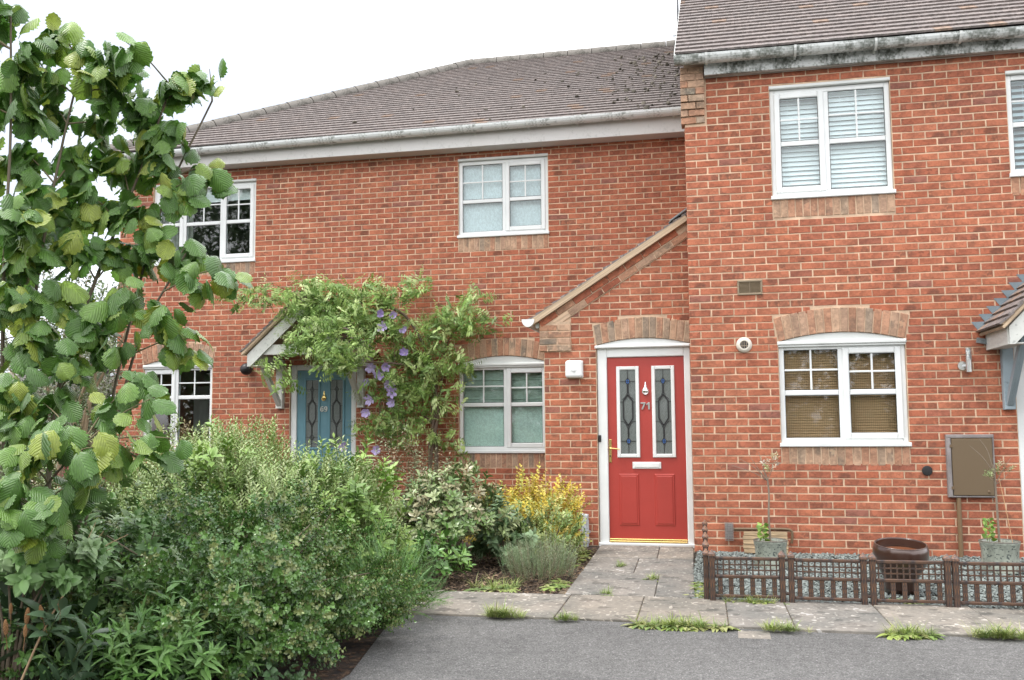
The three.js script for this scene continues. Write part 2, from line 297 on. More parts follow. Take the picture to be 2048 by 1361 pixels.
function slab(origin, ex, ey, x0, x1a, x1b, len, t) {     // deck under the tiles: a trapezium of thickness t
  const X = new THREE.Vector3(...ex).normalize(), Y = new THREE.Vector3(...ey).normalize(), Z = X.clone().cross(Y), s = new THREE.Shape([[x0[0], 0], [x1a, 0], [x1b, len], [x0[1], len]].map((p) => new THREE.Vector2(...p)));
  return new THREE.ExtrudeGeometry(s, { depth: t, bevelEnabled: false }).translate(0, 0, -t).applyMatrix4(new THREE.Matrix4().makeBasis(X, Y, Z).setPosition(...origin));
}
function ridgeTile(parent, a, b, r, mat) {                // half-round tiles butted along a line
  const A = new THREE.Vector3(...a), B = new THREE.Vector3(...b), L = A.distanceTo(B), n = Math.max(1, Math.round(L / 0.45)), d = B.clone().sub(A).normalize();
  for (let i = 0; i < n; i++) {
    const p = A.clone().addScaledVector(d, L * i / n), q = A.clone().addScaledVector(d, L * (i + 1) / n - 0.012), len = p.distanceTo(q);
    const g = merge([new THREE.CylinderGeometry(r, r * 1.05, len, 12, 1, true, -Math.PI * 0.58, Math.PI * 1.16), new THREE.CylinderGeometry(r * 0.82, r * 0.86, len, 12, 1, true, -Math.PI * 0.58, Math.PI * 1.16), new THREE.RingGeometry(r * 0.84, r * 1.03, 12, 1, -0.13, Math.PI * 1.16).rotateX(-Math.PI / 2).translate(0, len / 2, 0)]);
    const c = jit([0.21, 0.195, 0.175], 0.12); g.setAttribute('color', new THREE.Float32BufferAttribute(Array.from({ length: g.attributes.position.count }, () => c).flat(), 3));
    const y = d.clone(), up = new THREE.Vector3(0, 1, 0), z = up.clone().addScaledVector(y, -up.dot(y)).normalize(), x = y.clone().cross(z);
    const o = mesh('ridge_tile', g, mat, parent); o.position.copy(p).add(q).multiplyScalar(0.5); o.position.y += (brng() - 0.5) * 0.003; o.quaternion.setFromRotationMatrix(new THREE.Matrix4().makeBasis(x, y, z));
  }
}
function gutterRun(parent, x0, x1, y0, y1, z, mat, joints) {       // half-round gutter along x with unions and stop ends
  const R = 0.082, len = x1 - x0, prof = [], n = 10;
  for (let i = 0; i <= n; i++) { const a = Math.PI + Math.PI * i / n; prof.push([Math.cos(a) * R, Math.sin(a) * R]); }
  for (let i = n; i >= 0; i--) { const a = Math.PI + Math.PI * i / n; prof.push([Math.cos(a) * (R - 0.004), Math.sin(a) * (R - 0.004)]); }
  const s = new THREE.Shape(prof.map((p) => new THREE.Vector2(...p))), tilt = Math.atan2(y1 - y0, len), mk = (a, b, k, m, nm, extra = []) => {
    const g = new THREE.ExtrudeGeometry(s, { depth: b - a, bevelEnabled: false }).scale(k, k, 1).rotateY(Math.PI / 2).translate(a, 0, 0);
    const o = mesh(nm, extra.length ? [g, ...extra] : g, m, parent); o.position.set(x0, y0 + R, z); o.rotation.z = tilt; return o;
  };
  mk(0, len, 1, mat, 'gutter', [new THREE.CircleGeometry(R, 16, Math.PI, Math.PI).rotateY(-Math.PI / 2), new THREE.CircleGeometry(R, 16, Math.PI, Math.PI).rotateY(Math.PI / 2).translate(len, 0, 0)]);
  for (const j of joints) mk(j - x0 - 0.012, j - x0 + 0.012, 1.12, M.trim, 'gutter_bracket', [box(j - x0 - 0.012, j - x0 + 0.012, -R * 1.1, 0.006, -R - 0.02, -R * 0.9)]);
}

// ================================================================== the left house (number 69)
const hA = thing('terraced_house', 'set-back red brick house with hipped tiled roof and a blue front door', 'house');
const AX0 = -5.22, AX1 = 3.15, AY1 = 5.1;
{
  const wUL = { x0: -4.68, x1: -3.03, y0: 3.685, y1: 4.83 }, wUC = { x0: 0.0, x1: 1.25, y0: 3.87, y1: 4.905 }, wLC = { x0: 0.0, x1: 1.24, y0: 0.95, y1: 2.08 }, wLL = { x0: -4.77, x1: -3.665, y0: 1.0, y1: 2.16 };
  const aC = mkArch(0.0, 1.24, 2.115, 0.1, 0.225), aL = mkArch(-4.77, -3.665, 2.195, 0.09, 0.225), dr = { x0: -2.46, x1: -1.475, y1: 2.16 };
  const wall = mesh('wall', wallShape([[AX0, -0.1], [AX1, -0.1], [AX1, 5.2], [AX0, 5.2]], [rectHole(wUL.x0, wUL.x1, wUL.y0, wUL.y1 + 0.03), rectHole(wUC.x0, wUC.x1, wUC.y0, wUC.y1 + 0.03), archHole(wLC.x0, wLC.x1, wLC.y0, aC), archHole(wLL.x0, wLL.x1, wLL.y0, aL), rectHole(dr.x0, dr.x1, -0.099, dr.y1)], -0.0045, 0.25), M.mortar, hA);
  const P = new Pieces(wall, 'brick', M.brick);
  const cut = (w, s = 0.225) => rectCut(w.x0, w.x1, w.y0 - s, w.y1 + 0.035);
  const sL = { x0: -4.68, x1: -3.03, y0: 3.46, y1: 3.685 }, sC = { x0: 0, x1: 1.25, y0: 3.645, y1: 3.87 }, sB = { x0: 0, x1: 1.24, y0: 0.725, y1: 0.95 };
  const cuts = [cut(wUL), cut(wUC), cut(wLC), cut(wLL, 0), rectCut(dr.x0, dr.x1, -1, dr.y1), archCut(aC), archCut(aL)];
  lay(AX0, AX1, -0.03, 5.145, cuts, -0.0575 + 0.0, (g, x, y) => {
    const behindPorch = x > 1.25 && y < 2.35 + Math.max(0, (x - 1.2)) * 0.66, behindLeaves = (x > -2.4 && x < 0.3 && y < 3 && y > 1) || y < 1 || x < -4;
    P.add(g, [x, y, 0], undefined, behindPorch ? 900 : behindLeaves ? 30 : 0);
  });
  P.done('distant_bricks');
  const S = new Pieces(wall, 'soldier_brick', M.brick);
  for (const s of [sL, sC, sB]) soldiers(s.x0, s.x1, s.y0, s.y1, S, 0.001);
  ring(aC, 16, S, 0); ring(aL, 14, S, 0);
  S.done('soldier_bricks');
  mesh('side_wall', [box(AX0, AX0 + 0.25, -0.1, 5.2, -8.9, -0.262), box(AX0, AX1, -0.1, 5.2, -9.15, -8.9)], std({ color: lin(0.36, 0.12, 0.075), map: brickTex, roughness: 0.93 }), hA);
  windowUnit(hA, { ...wUL, z: 0, lights: [{ w: 0.5, cas: 1 }, { w: 0.6 }, { w: 0.55, cas: 1 }], tf: 0.5 });
  windowUnit(hA, { ...wUC, z: 0, lights: [{ w: 0.64 }, { w: 0.61, cas: 1 }], tf: 0.46 });
  windowUnit(hA, { ...wLC, z: 0, lights: [{ w: 0.64 }, { w: 0.60, cas: 1 }], tf: 0.54, arch: aC });
  windowUnit(hA, { ...wLL, z: 0, lights: [{ w: 0.52, cas: 1 }, { w: 0.585 }], tf: 0.62, arch: aL });
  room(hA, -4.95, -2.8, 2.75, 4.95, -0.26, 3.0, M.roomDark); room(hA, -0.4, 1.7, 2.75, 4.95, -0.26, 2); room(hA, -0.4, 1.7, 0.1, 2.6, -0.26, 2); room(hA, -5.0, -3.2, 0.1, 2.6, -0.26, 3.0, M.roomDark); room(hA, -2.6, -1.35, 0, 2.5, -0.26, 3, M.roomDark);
  // roof
  const rise = 2.79, run = 4.86, len = Math.hypot(rise, run), ey = [0, rise / len, -run / len], O = [0, 5.27, 0.36], hip = (v) => -5.3 + (v / len) * 4.38;
  const roof = mesh('roof', [slab([0, 5.262, 0.355], [1, 0, 0], ey, [-5.28, -0.92], 3.12, 3.12, len, 0.03), slab([0, 5.262, -9.4], [-1, 0, 0], [0, rise / len, run / len], [-3.12, -3.12], 5.28, 0.92, len, 0.03), fromTris([[[-5.29, 5.26, 0.35], [-0.92, 8.06, -4.5], [-5.29, 5.26, -9.4]]])], M.deck, hA);
  const T = new Pieces(roof, 'roof_tile', M.tile);
  tiles(T, O, [1, 0, 0], ey, len, (v) => [hip(v), 3.06], 0.165, 0.17, 0.02);
  T.done('distant_roof_tiles');
  ridgeTile(roof, [-0.92, 8.05, -4.5], [3.1, 8.06, -4.5], 0.115, M.lichenRidge); ridgeTile(roof, [-5.3, 5.29, 0.34], [-0.95, 8.06, -4.48], 0.11, M.lichenRidge);
  mesh('verge_flashing', slab([0, 5.285, 0.36], [1, 0, 0], ey, [3.06, 3.06], 3.15, 3.15, len, 0.012), M.trim, hA);
  mesh('fascia', [cbox(AX0 - 0.05, AX1 - 0.003, 5.03, 5.25, 0.245, 0.02, 0.004), box(AX0 - 0.05, AX1 - 0.003, 5.03, 5.04, 0.004, 0.224), box(AX0 - 0.07, AX0 - 0.05, 5.03, 5.25, -9, 0.245)], M.fascia, hA);
  gutterRun(hA, AX0 - 0.05, AX1 - 0.005, 5.165, 5.225, 0.335, M.gutter, [-4.4, -3.9, -3.1, -2.35, -1.75, -1.0, -0.4, 0.3, 1.05, 1.7, 2.4, 2.95]);
  // moss and debris lying on the tiles near the next roof
  const r = rng(9), mg = new THREE.IcosahedronGeometry(1, 1), n = 150, im = new THREE.InstancedMesh(mg, std({ color: lin(1, 1, 1), roughness: 1 }), n), m = new THREE.Matrix4(), e = new THREE.Euler();
  for (let i = 0; i < n; i++) { const v = r() * 4.6, x = 3.0 - Math.abs(r() + r() - 1) * (i < 110 ? 1.3 : 5) - 0.05, s = 0.012 + r() * r() * 0.03, p = new THREE.Vector3(x, 5.27 + ey[1] * v + 0.035, 0.36 + ey[2] * v + 0.02); m.compose(p, new THREE.Quaternion().setFromEuler(e.set(r() * 6, r() * 6, r() * 6)), new THREE.Vector3(s * 1.6, s * 0.7, s)); im.setMatrixAt(i, m); { const b = 0.05 + r() * 0.09; im.setColorAt(i, lin(b, b * 0.88, b * 0.7)); } }
  im.name = 'roof_moss'; im.userData.kind = 'stuff'; roof.add(im);
}
// ================================================================== doors
const font = await new FontLoader().loadAsync('fonts/droid/droid_sans_bold.typeface.json');
const grain = tex(512, (u, v, i, j) => [0.5 + (fbm(u, v * 0.12 % 1, 64, 3, 131) - 0.5) * 0.9], { srgb: false, rep: 1 });
const obscure = tex(256, (u, v, i, j) => [0.5 + (fbm(u, v, 40, 3, 137) - 0.5)], { srgb: false, rep: 6 });
const obsCol = tex(256, (u, v) => { const b = 0.82 + (fbm(u, v, 30, 4, 139) - 0.5) * 0.5; return [b, b, b]; }, { rep: 4 });
M.obscure = new THREE.MeshPhysicalMaterial({ color: lin(0.20, 0.225, 0.215), map: obsCol, roughness: 0.12, clearcoat: 0.8, clearcoatRoughness: 0.04, bumpMap: obscure, bumpScale: 0.0012 });
const blueGlass = std({ color: lin(0.05, 0.13, 0.36), roughness: 0.15 });
function strip(pts, w, z, d) { const g = []; for (let i = 0; i + 1 < pts.length; i++) { const [a, b] = [pts[i], pts[i + 1]]; g.push(bar([a[0], a[1], z], [b[0], b[1], z], w, d)); } return g; }
function leaded(parent, x0, x1, y0, y1, z, diamonds) {
  const U = (u, v) => [x0 + (x1 - x0) * u, y0 + (y1 - y0) * v], L = (...p) => p.map((q) => U(...q)), thin = 0.006, g = [];
  const lines = [L([0.5, 1], [0.5, 0.70]), L([0, 0.86], [1, 0.86]), L([0.5, 0.33], [0.5, 0]), L([0, 0.15], [1, 0.15]), L([0, 0.615], [0.18, 0.615]), L([0.82, 0.615], [1, 0.615]), L([0, 0.385], [0.2, 0.385], [0.36, 0.35], [0.47, 0.30], [0.47, 0.2]), L([1, 0.385], [0.8, 0.385], [0.64, 0.35], [0.53, 0.30], [0.53, 0.2]), L([0.46, 0.82], [0.46, 0.73], [0.36, 0.68], [0.14, 0.645]), L([0.54, 0.82], [0.54, 0.73], [0.64, 0.68], [0.86, 0.645])];
  for (const l of lines) g.push(...strip(l, thin, z, 0.006));
  g.push(...strip(L([0.5, 0.70], [0.2, 0.625], [0.2, 0.42], [0.5, 0.335], [0.8, 0.42], [0.8, 0.625], [0.5, 0.70]), 0.015, z + 0.001, 0.008));
  for (const v of [0.86, 0.15]) g.push(...strip(L([0.5, v + 0.045], [0.34, v], [0.5, v - 0.045], [0.66, v], [0.5, v + 0.045]), 0.006, z + 0.0005, 0.007));
  mesh('leading', g, M.black, parent);
  if (diamonds) for (const v of [0.86, 0.15]) { const p = L([0.5, v + 0.036], [0.38, v], [0.5, v - 0.036], [0.62, v]); mesh('blue_diamond', block(p, z + 0.002, 0.002, 0.0004), blueGlass, parent); }
}
function digits(parent, text, cx, y, h, z, mat) { const g = new TextGeometry(text, { font, size: h, depth: 0.01, bevelEnabled: true, bevelSize: 0.0012, bevelThickness: 0.0015, curveSegments: 6 }); g.computeBoundingBox(); const b = g.boundingBox; g.translate(cx - (b.min.x + b.max.x) / 2, y - b.min.y, z); mesh('house_number', g, mat, parent); }
function knocker(parent, x, y, z, mat) {
  const urn = lathe([[0, 0.075], [0.004, 0.072], [0.006, 0.05], [0.011, 0.04], [0.008, 0.034], [0.02, 0.02], [0.028, 0.004], [0.03, -0.008], [0.022, -0.02], [0.0, -0.024]], 20).scale(1, 1, 0.6).translate(x, y, z + 0.004);
  mesh('door_knocker', [urn.translate(-x, -y, -z).scale(1.25, 1.25, 1.2).translate(x, y, z), new THREE.TorusGeometry(0.03, 0.006, 8, 20, Math.PI).rotateZ(Math.PI).translate(x, y - 0.012, z + 0.018), new THREE.SphereGeometry(0.009, 10, 8).translate(x, y - 0.043, z + 0.018)], mat, parent);
}
function frontDoor(name, label, o) {                     // a door in its white frame
  const D = thing(name, label, 'door', [(o.x0 + o.x1) / 2, 0, o.z]), dx = -(o.x0 + o.x1) / 2, X = (v) => v + dx, zf = -0.03, f = o.f ?? 0.1;
  const frame = [cbox(X(o.x0), X(o.x0) + f, o.y0, o.y1, zf + 0.012, 0.08, 0.008), cbox(X(o.x1) - (o.fr ?? f * 0.7), X(o.x1), o.y0, o.y1, zf + 0.012, 0.08, 0.008), cbox(X(o.x0) + f, X(o.x1) - (o.fr ?? f * 0.7), o.y1 - f * 0.95, o.y1, zf + 0.0115, 0.08, 0.008), cbox(X(o.x0) - 0.004, X(o.x1) + 0.004, o.y0 - 0.01, o.y0 + 0.035, zf + 0.06, 0.13, 0.006)];
  mesh('door_frame', frame, M.pvc, D);
  const lx0 = X(o.leaf[0]), lx1 = X(o.leaf[1]), ly0 = o.leaf[2], ly1 = o.leaf[3], zl = zf - 0.012, leafM = std({ color: o.color, roughness: 0.42, bumpMap: grain, bumpScale: 0.0007, map: pvcTex });
  const leaf = mesh('door_leaf', cbox(lx0, lx1, ly0, ly1, zl, 0.05, 0.004), leafM, D);
  o.glass.forEach(([a, b, c, d]) => {
    const g = grp('glazed_panel', D), w = o.cassW, A = X(a), B = X(b), cm = o.cass ?? leafM;
    mesh('panel_frame', [cbox(A, A + w, c, d, zl + 0.016, 0.018, 0.006), cbox(B - w, B, c, d, zl + 0.016, 0.018, 0.006), cbox(A + w, B - w, c, c + w, zl + 0.016, 0.018, 0.006), cbox(A + w, B - w, d - w, d, zl + 0.016, 0.018, 0.006)], cm, g);
    mesh('pane', box(A + w, B - w, c + w, d - w, zl + 0.001, zl + 0.004), M.obscure, g);
    leaded(g, A + w, B - w, c + w, d - w, zl + 0.006, o.diamonds);
  });
  for (const [a, b, c, d] of o.panels ?? []) mesh('raised_panel', [block([[X(a), c], [X(b), c], [X(b), d], [X(a), d]], zl + 0.008, 0.008, 0.008), block([[X(a) + 0.022, c + 0.022], [X(b) - 0.022, c + 0.022], [X(b) - 0.022, d - 0.022], [X(a) + 0.022, d - 0.022]], zl + 0.013, 0.008, 0.005)], leafM, D);
  knocker(D, X(o.kn[0]), o.kn[1], zl, o.knM); digits(D, o.num, X(o.numAt[0]), o.numAt[1], o.numAt[2], zl + 0.001, o.numM);
  return { D, X, zl, zf, leafM };
}
frontDoor('front_door', 'blue front door numbered 69 under the tiled canopy, behind shrubs', { x0: -2.455, x1: -1.48, y0: 0.02, y1: 2.155, z: -0.01, f: 0.085, fr: 0.075, leaf: [-2.37, -1.555, 0.06, 2.075], color: lin(0.12, 0.26, 0.32), glass: [[-2.265, -2.02, 0.965, 1.965], [-1.9, -1.655, 0.965, 1.965]], cassW: 0.032, kn: [-1.965, 1.69], knM: M.brass, num: '69', numAt: [-1.965, 1.49, 0.075], numM: M.steel });
{
  const o = { x0: 2.14, x1: 3.143, y0: -0.01, y1: 2.115, z: 2.066, f: 0.105, fr: 0.068, leaf: [2.245, 3.075, 0.035, 2.015], color: lin(0.38, 0.043, 0.032), cass: M.pvc, cassW: 0.038, diamonds: 1, glass: [[2.345, 2.59, 0.93, 1.915], [2.725, 2.97, 0.93, 1.915]], panels: [[2.355, 2.57, 0.205, 0.755], [2.735, 2.95, 0.205, 0.755]], kn: [2.658, 1.65], knM: M.chrome, num: '71', numAt: [2.652, 1.445, 0.075], numM: M.steel };
  const { D, X, zl, zf } = frontDoor('front_door', 'red front door numbered 71 with two leaded glass panels', o);
  const h = grp('door_handle', D);
  mesh('handle_plate', block([[X(2.252), 0.875], [X(2.282), 0.875], [X(2.282), 1.125], [X(2.252), 1.125]], zl + 0.01, 0.01, 0.004), M.brass, h);
  mesh('lever', tube([[X(2.267), 1.03, zl + 0.01], [X(2.267), 1.03, zl + 0.05], [X(2.30), 1.028, zl + 0.055], [X(2.375), 1.018, zl + 0.052]], 0.0085, 0.007, 8, 14), M.brass, h);
  mesh('keyhole', new THREE.CylinderGeometry(0.008, 0.008, 0.004, 10).rotateX(Math.PI / 2).translate(X(2.267), 0.945, zl + 0.011), M.black, h);
  mesh('letter_plate', [block([[X(2.505), 0.81], [X(2.81), 0.81], [X(2.81), 0.882], [X(2.505), 0.882]], zl + 0.012, 0.012, 0.004), block([[X(2.525), 0.824], [X(2.79), 0.824], [X(2.79), 0.868], [X(2.525), 0.868]], zl + 0.018, 0.008, 0.004)], M.pvc, D);
  mesh('threshold_strip', [cbox(X(2.25), X(3.07), 0.05, 0.066, zl + 0.02, 0.02, 0.004), cbox(X(2.25), X(3.07), 0.03, 0.046, zl + 0.035, 0.03, 0.004)], M.brass, D);
  mesh('doorbell', new RoundedBoxGeometry(0.03, 0.075, 0.018, 2, 0.006).translate(X(2.158), 1.135, zf + 0.02), M.black, D);
}
// ================================================================== lean-to porch of number 71
const PZ = 2.074;
{
  const hP = thing('lean_to_porch', 'brick porch with sloping tiled roof round the red door', 'porch');
  const A = mkArch(2.135, 3.147, 2.15, 0.07, 0.215, 0.03), yv = (x) => 2.42 + (x - 1.49) * 0.634, th = Math.atan(0.634);
  const wall = mesh('wall', [wallShape([[1.555, -0.1], [3.15, -0.1], [3.15, yv(3.15)], [1.555, yv(1.555)]], [archHole(2.135, 3.147, -0.09, A)], PZ - 0.0045, 0.2), box(1.562, 1.75, -0.1, 2.4, 0.002, PZ - 0.21)], M.mortar, hP);
  const P = new Pieces(wall, 'brick', M.brick), S = new Pieces(wall, 'buff_brick', M.brick);
  lay(1.555, 3.153, -0.01, 3.35, [rectCut(2.135, 3.16, -1, 2.15), archCut(A), rectCut(1.4, 1.855, 2.09, 2.46)], 0.04, (g, x, y) => {
    const w = MID(g) && (g.boundingBox.max.x - g.boundingBox.min.x) / 2, h = 0.0313, lim = (X) => yv(X) - 0.186;
    if (y + h < lim(x - w)) return P.add(g, [x, y, PZ]);
    const c = [[-w, -h], [w, -h], [w, h], [-w, h]].map((p) => [p[0] + x, p[1] + y]), out = [];          // cut to the rake
    c.forEach((a, i) => { const b = c[(i + 1) % 4], da = lim(a[0]) - a[1], db = lim(b[0]) - b[1]; if (da >= 0) out.push(a); if (da * db < 0) { const k = da / (da - db); out.push([a[0] + (b[0] - a[0]) * k, a[1] + (b[1] - a[1]) * k]); } });
    if (out.length > 2 && y > 2.4) P.add(block(out, 0, 0.05, 0.002, pick(RED), brng() * 9, brng() * 9), [0, 0, PZ]);
  });
  const left = q0([0, 1, 0], -Math.PI / 2);
  lay(0.01, PZ - 0.005, -0.01, 2.39, [], 0.05, (g, x, y) => P.add(g, [1.555, y, x], left, 950));
  P.done('side_wall_bricks');
  lay(1.505, 1.86, 2.09, 2.405, [], 0.02, (g, x, y) => S.add(g, [x, y, PZ + 0.022]), BUFF);
  mesh('kneeler_core', box(1.51, 1.855, 2.095, 2.42, PZ - 0.1, PZ + 0.014), M.mortar, hP);
  ring(A, 14, S, PZ);
  // two raking courses under the verge
  const L = Math.hypot(3.15 - 1.5, yv(3.15) - yv(1.5)), qr = q0([0, 0, 1], th);
  for (let k = 0; k < 2; k++) for (let s = k ? 0.11 : 0; s < L - 0.03; s += PITCH) {
    const w = Math.min(PITCH, L - s) - 0.01, d = (k + 0.5) * COURSE, x = 1.5 + (s + w / 2) * Math.cos(th) + d * Math.sin(th), y = yv(1.5) + (s + w / 2) * Math.sin(th) - d * Math.cos(th);
    if (w > 0.05 && y > 2.43 + k * 0.02 && x < 3.1) S.add(brickGeo(w, 0.065, brng() < 0.5 ? BUFF : RED), [x, y, PZ + 0.022 - k * 0.006], qr);
  }
  S.done('buff_bricks');
  mesh('raking_bed', new THREE.BoxGeometry(L, 0.15, 0.06).translate(L / 2, -0.075, 0).applyQuaternion(qr).translate(1.5, yv(1.5), PZ - 0.02), M.mortar, hP);
  // roof: slopes down to the left, tiled from the left eaves up to the next house
  const ex = [0, 0, 1], ey = [Math.cos(th), Math.sin(th), 0], O = [1.40, yv(1.40) + 0.055, 0.004];
  const roof = mesh('roof', [slab([1.40, yv(1.40) + 0.05, 0.004], ex, ey, [0, 0], PZ + 0.065, PZ + 0.065, 2.08, 0.02)], M.deck, hP);
  mesh('undercloak', [new THREE.BoxGeometry(2.08, 0.062, 0.137).translate(1.04, 0.026, 0).applyQuaternion(qr).translate(1.40, yv(1.40) + 0.002, PZ + 0.01)], M.verge, hP);
  const T = new Pieces(roof, 'roof_tile', M.tile);
  tiles(T, O, ex, ey, 2.05, () => [0, PZ + 0.071], 0.165, 0.112, 0.1); T.done('upper_roof_tiles');
  mesh('lead_flashing', [bar([2.97, yv(2.97) + 0.115, PZ + 0.08], [3.15, yv(3.15) + 0.125, PZ + 0.08], 0.012, 0.02), slab([2.95, yv(2.95) + 0.112, 0.004], ex, ey, [0, 0], PZ + 0.07, PZ + 0.07, 0.24, 0.006)], M.lead, hP);
  const gp = []; for (let i = 0; i <= 10; i++) { const a = Math.PI + Math.PI * i / 10; gp.push([Math.cos(a) * 0.07, Math.sin(a) * 0.085]); } for (let i = 10; i >= 0; i--) { const a = Math.PI + Math.PI * i / 10; gp.push([Math.cos(a) * 0.065, Math.sin(a) * 0.08]); }
  mesh('gutter', [new THREE.ExtrudeGeometry(new THREE.Shape(gp.map((p) => new THREE.Vector2(...p))), { depth: 2.124, bevelEnabled: false }).translate(1.395, 2.45, 0.04), new THREE.CircleGeometry(0.071, 18, Math.PI, Math.PI).scale(1, 1.2, 1).translate(1.395, 2.45, 2.165), box(1.46, 1.5, 2.36, 2.43, 0.02, 2.05)], M.pvc, hP);
  const head = []; for (let i = 0; i <= 16; i++) { const d = A.hw * (1 - 2 * i / 16) * 0.998; head.push([A.cx + d, archIn(A, d) - 0.004]); }
  mesh('arched_head', [wallShape([[2.137, 2.118], [3.145, 2.118], ...head], [], PZ - 0.02, 0.06), cbox(2.12, 3.147, 2.112, 2.145, PZ + 0.018, 0.08, 0.01)], M.pvc, hP);
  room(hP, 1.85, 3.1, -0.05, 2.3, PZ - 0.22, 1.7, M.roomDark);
}
// ================================================================== the right house
const BX0 = 3.153, BX1 = 7.6, BZ = 2.434;
{
  const hB = thing('terraced_house', 'red brick house standing forward on the right with slatted blinds', 'house');
  const wU = { x0: 4.028, x1: 5.205, y0: 3.605, y1: 4.735 }, wL = { x0: 4.037, x1: 5.247, y0: 1.085, y1: 2.075 }, wR = { x0: 6.285, x1: 7.46, y0: 3.70, y1: 4.70 }, A = mkArch(4.037, 5.247, 2.11, 0.085, 0.235), dr = { x0: 6.225, x1: 7.23, y1: 2.05 };
  const wall = mesh('wall', [wallShape([[BX0 + 0.006, -0.1], [BX1, -0.1], [BX1, 5.1], [BX0 + 0.006, 5.1]], [rectHole(wU.x0, wU.x1, wU.y0, wU.y1 + 0.03), rectHole(wR.x0, wR.x1, wR.y0, wR.y1 + 0.03), archHole(wL.x0, wL.x1, wL.y0, A), rectHole(dr.x0, dr.x1, -0.09, dr.y1)], BZ - 0.0045, 0.25), box(BX0 + 0.006, BX0 + 0.25, -0.1, 5.2, -9, BZ - 0.26)], M.mortar, hB);
  const P = new Pieces(wall, 'brick', M.brick), S = new Pieces(wall, 'soldier_brick', M.brick);
  const cut = (w, s = 0.225) => rectCut(w.x0, w.x1, w.y0 - s, w.y1 + 0.035);
  lay(BX0, BX1, -0.015, 4.98, [cut(wU), cut(wL), cut(wR), archCut(A), rectCut(dr.x0, dr.x1, -1, dr.y1), rectCut(3, 3.378, 4.43, 5.2), rectCut(3.655, 3.893, 2.6, 2.75)], BX0 + 0.004, (g, x, y) => P.add(g, [x, y, BZ], undefined, x > 6.2 ? 20 : 0));
  const left = q0([0, 1, 0], -Math.PI / 2);
  lay(-0.6, BZ - 0.006, -0.015, 4.98, [], 0.1, (g, x, y) => P.add(g, [BX0, y, x], left, 950));
  P.done('distant_bricks');
  soldiers(wU.x0, wU.x1, wU.y0 - 0.225, wU.y0, S, BZ + 0.001); soldiers(wL.x0, wL.x1, wL.y0 - 0.225, wL.y0, S, BZ + 0.001); soldiers(wR.x0, wR.x1, wR.y0 - 0.225, wR.y0, S, BZ + 0.001);
  ring(A, 16, S, BZ); S.done('soldier_bricks');
  // corbelled kneeler under the end of the gutter
  const K = new Pieces(wall, 'kneeler_brick', M.brick);
  for (let r = 0; r < 8; r++) { const z = BZ + Math.min(4, r + 1) * 0.016, y = 4.4675 + r * COURSE, w = 0.25, c = r % 2 ? [[0, 0.08], [0.08, 0.25]] : [[0, 0.16], [0.16, 0.25]]; for (const [a, b] of c) K.add(brickGeo(b - a - 0.008, 0.066, BUFF, 0.16), [3.118 + (a + b) / 2, y, z]); }
  K.done('kneeler_bricks');
  mesh('kneeler_core', [box(3.125, 3.362, 4.74, 5.03, BZ - 0.12, BZ + 0.052), box(3.13, 3.362, 4.435, 4.74, BZ - 0.12, BZ + 0.006)], M.mortar, hB);
  windowUnit(hB, { ...wU, z: BZ, lights: [{ w: 0.55, cas: 1 }, { w: 0.62 }], tf: 0.49 });
  windowUnit(hB, { ...wL, z: BZ, lights: [{ w: 0.6 }, { w: 0.61, cas: 1 }], tf: 0.51, arch: A });
  windowUnit(hB, { ...wR, z: BZ, lights: [{ w: 0.58 }, { w: 0.6, cas: 1 }], tf: 0.5 });
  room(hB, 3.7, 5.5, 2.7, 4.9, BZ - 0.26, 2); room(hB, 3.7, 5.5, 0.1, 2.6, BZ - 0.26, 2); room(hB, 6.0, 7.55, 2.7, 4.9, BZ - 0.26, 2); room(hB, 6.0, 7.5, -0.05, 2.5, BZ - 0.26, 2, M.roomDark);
  // roof
  const sl = 0.69, n = Math.hypot(1, sl), ey = [0, sl / n, -1 / n], len = 7, O = [0, 5.11, BZ + 0.19];
  const roof = mesh('roof', [slab([0, 5.10, BZ + 0.18], [1, 0, 0], ey, [3.1, 3.1], 7.7, 7.7, len, 0.03), slab([0, 5.10, -9.2], [-1, 0, 0], [0, sl / n, 1 / n], [-7.7, -7.7], -3.1, -3.1, len * 1.01, 0.03), fromTris([[[BX0 + 0.1, 5.0, BZ], [BX0 + 0.1, 9.05, -3.4], [BX0 + 0.1, 5.0, -9]]])], M.deck, hB);
  const T = new Pieces(roof, 'roof_tile', M.tile);
  tiles(T, O, [1, 0, 0], ey, len, () => [3.075, 7.7], 0.165, 0.166, 0.02); T.done('distant_roof_tiles');
  mesh('verge_strip', bar([3.085, 5.09, BZ + 0.19], [3.085, 5.09 + ey[1] * len, BZ + 0.19 + ey[2] * len], 0.04, 0.03), M.trim, hB);
  mesh('fascia', [cbox(3.372, 7.7, 4.91, 5.09, BZ + 0.11, 0.02, 0.004), box(3.372, 7.7, 4.91, 4.92, BZ + 0.004, BZ + 0.089)], M.fasciaDirty, hB);
  gutterRun(hB, 3.07, 7.7, 5.005, 4.985, BZ + 0.2, M.gutterDirty, [3.4, 4.28, 5.05, 5.83, 6.6, 7.3]);
  // small fittings of the wall
  const lv = grp('air_vent', hB);
  mesh('vent_frame', [cbox(3.652, 3.895, 2.597, 2.617, BZ + 0.012, 0.02), cbox(3.652, 3.895, 2.731, 2.751, BZ + 0.012, 0.02), cbox(3.652, 3.668, 2.617, 2.731, BZ + 0.012, 0.02), cbox(3.879, 3.895, 2.617, 2.731, BZ + 0.012, 0.02), cbox(3.77, 3.777, 2.617, 2.731, BZ + 0.009, 0.02)], std({ color: lin(0.23, 0.18, 0.12), roughness: 0.6 }), lv);
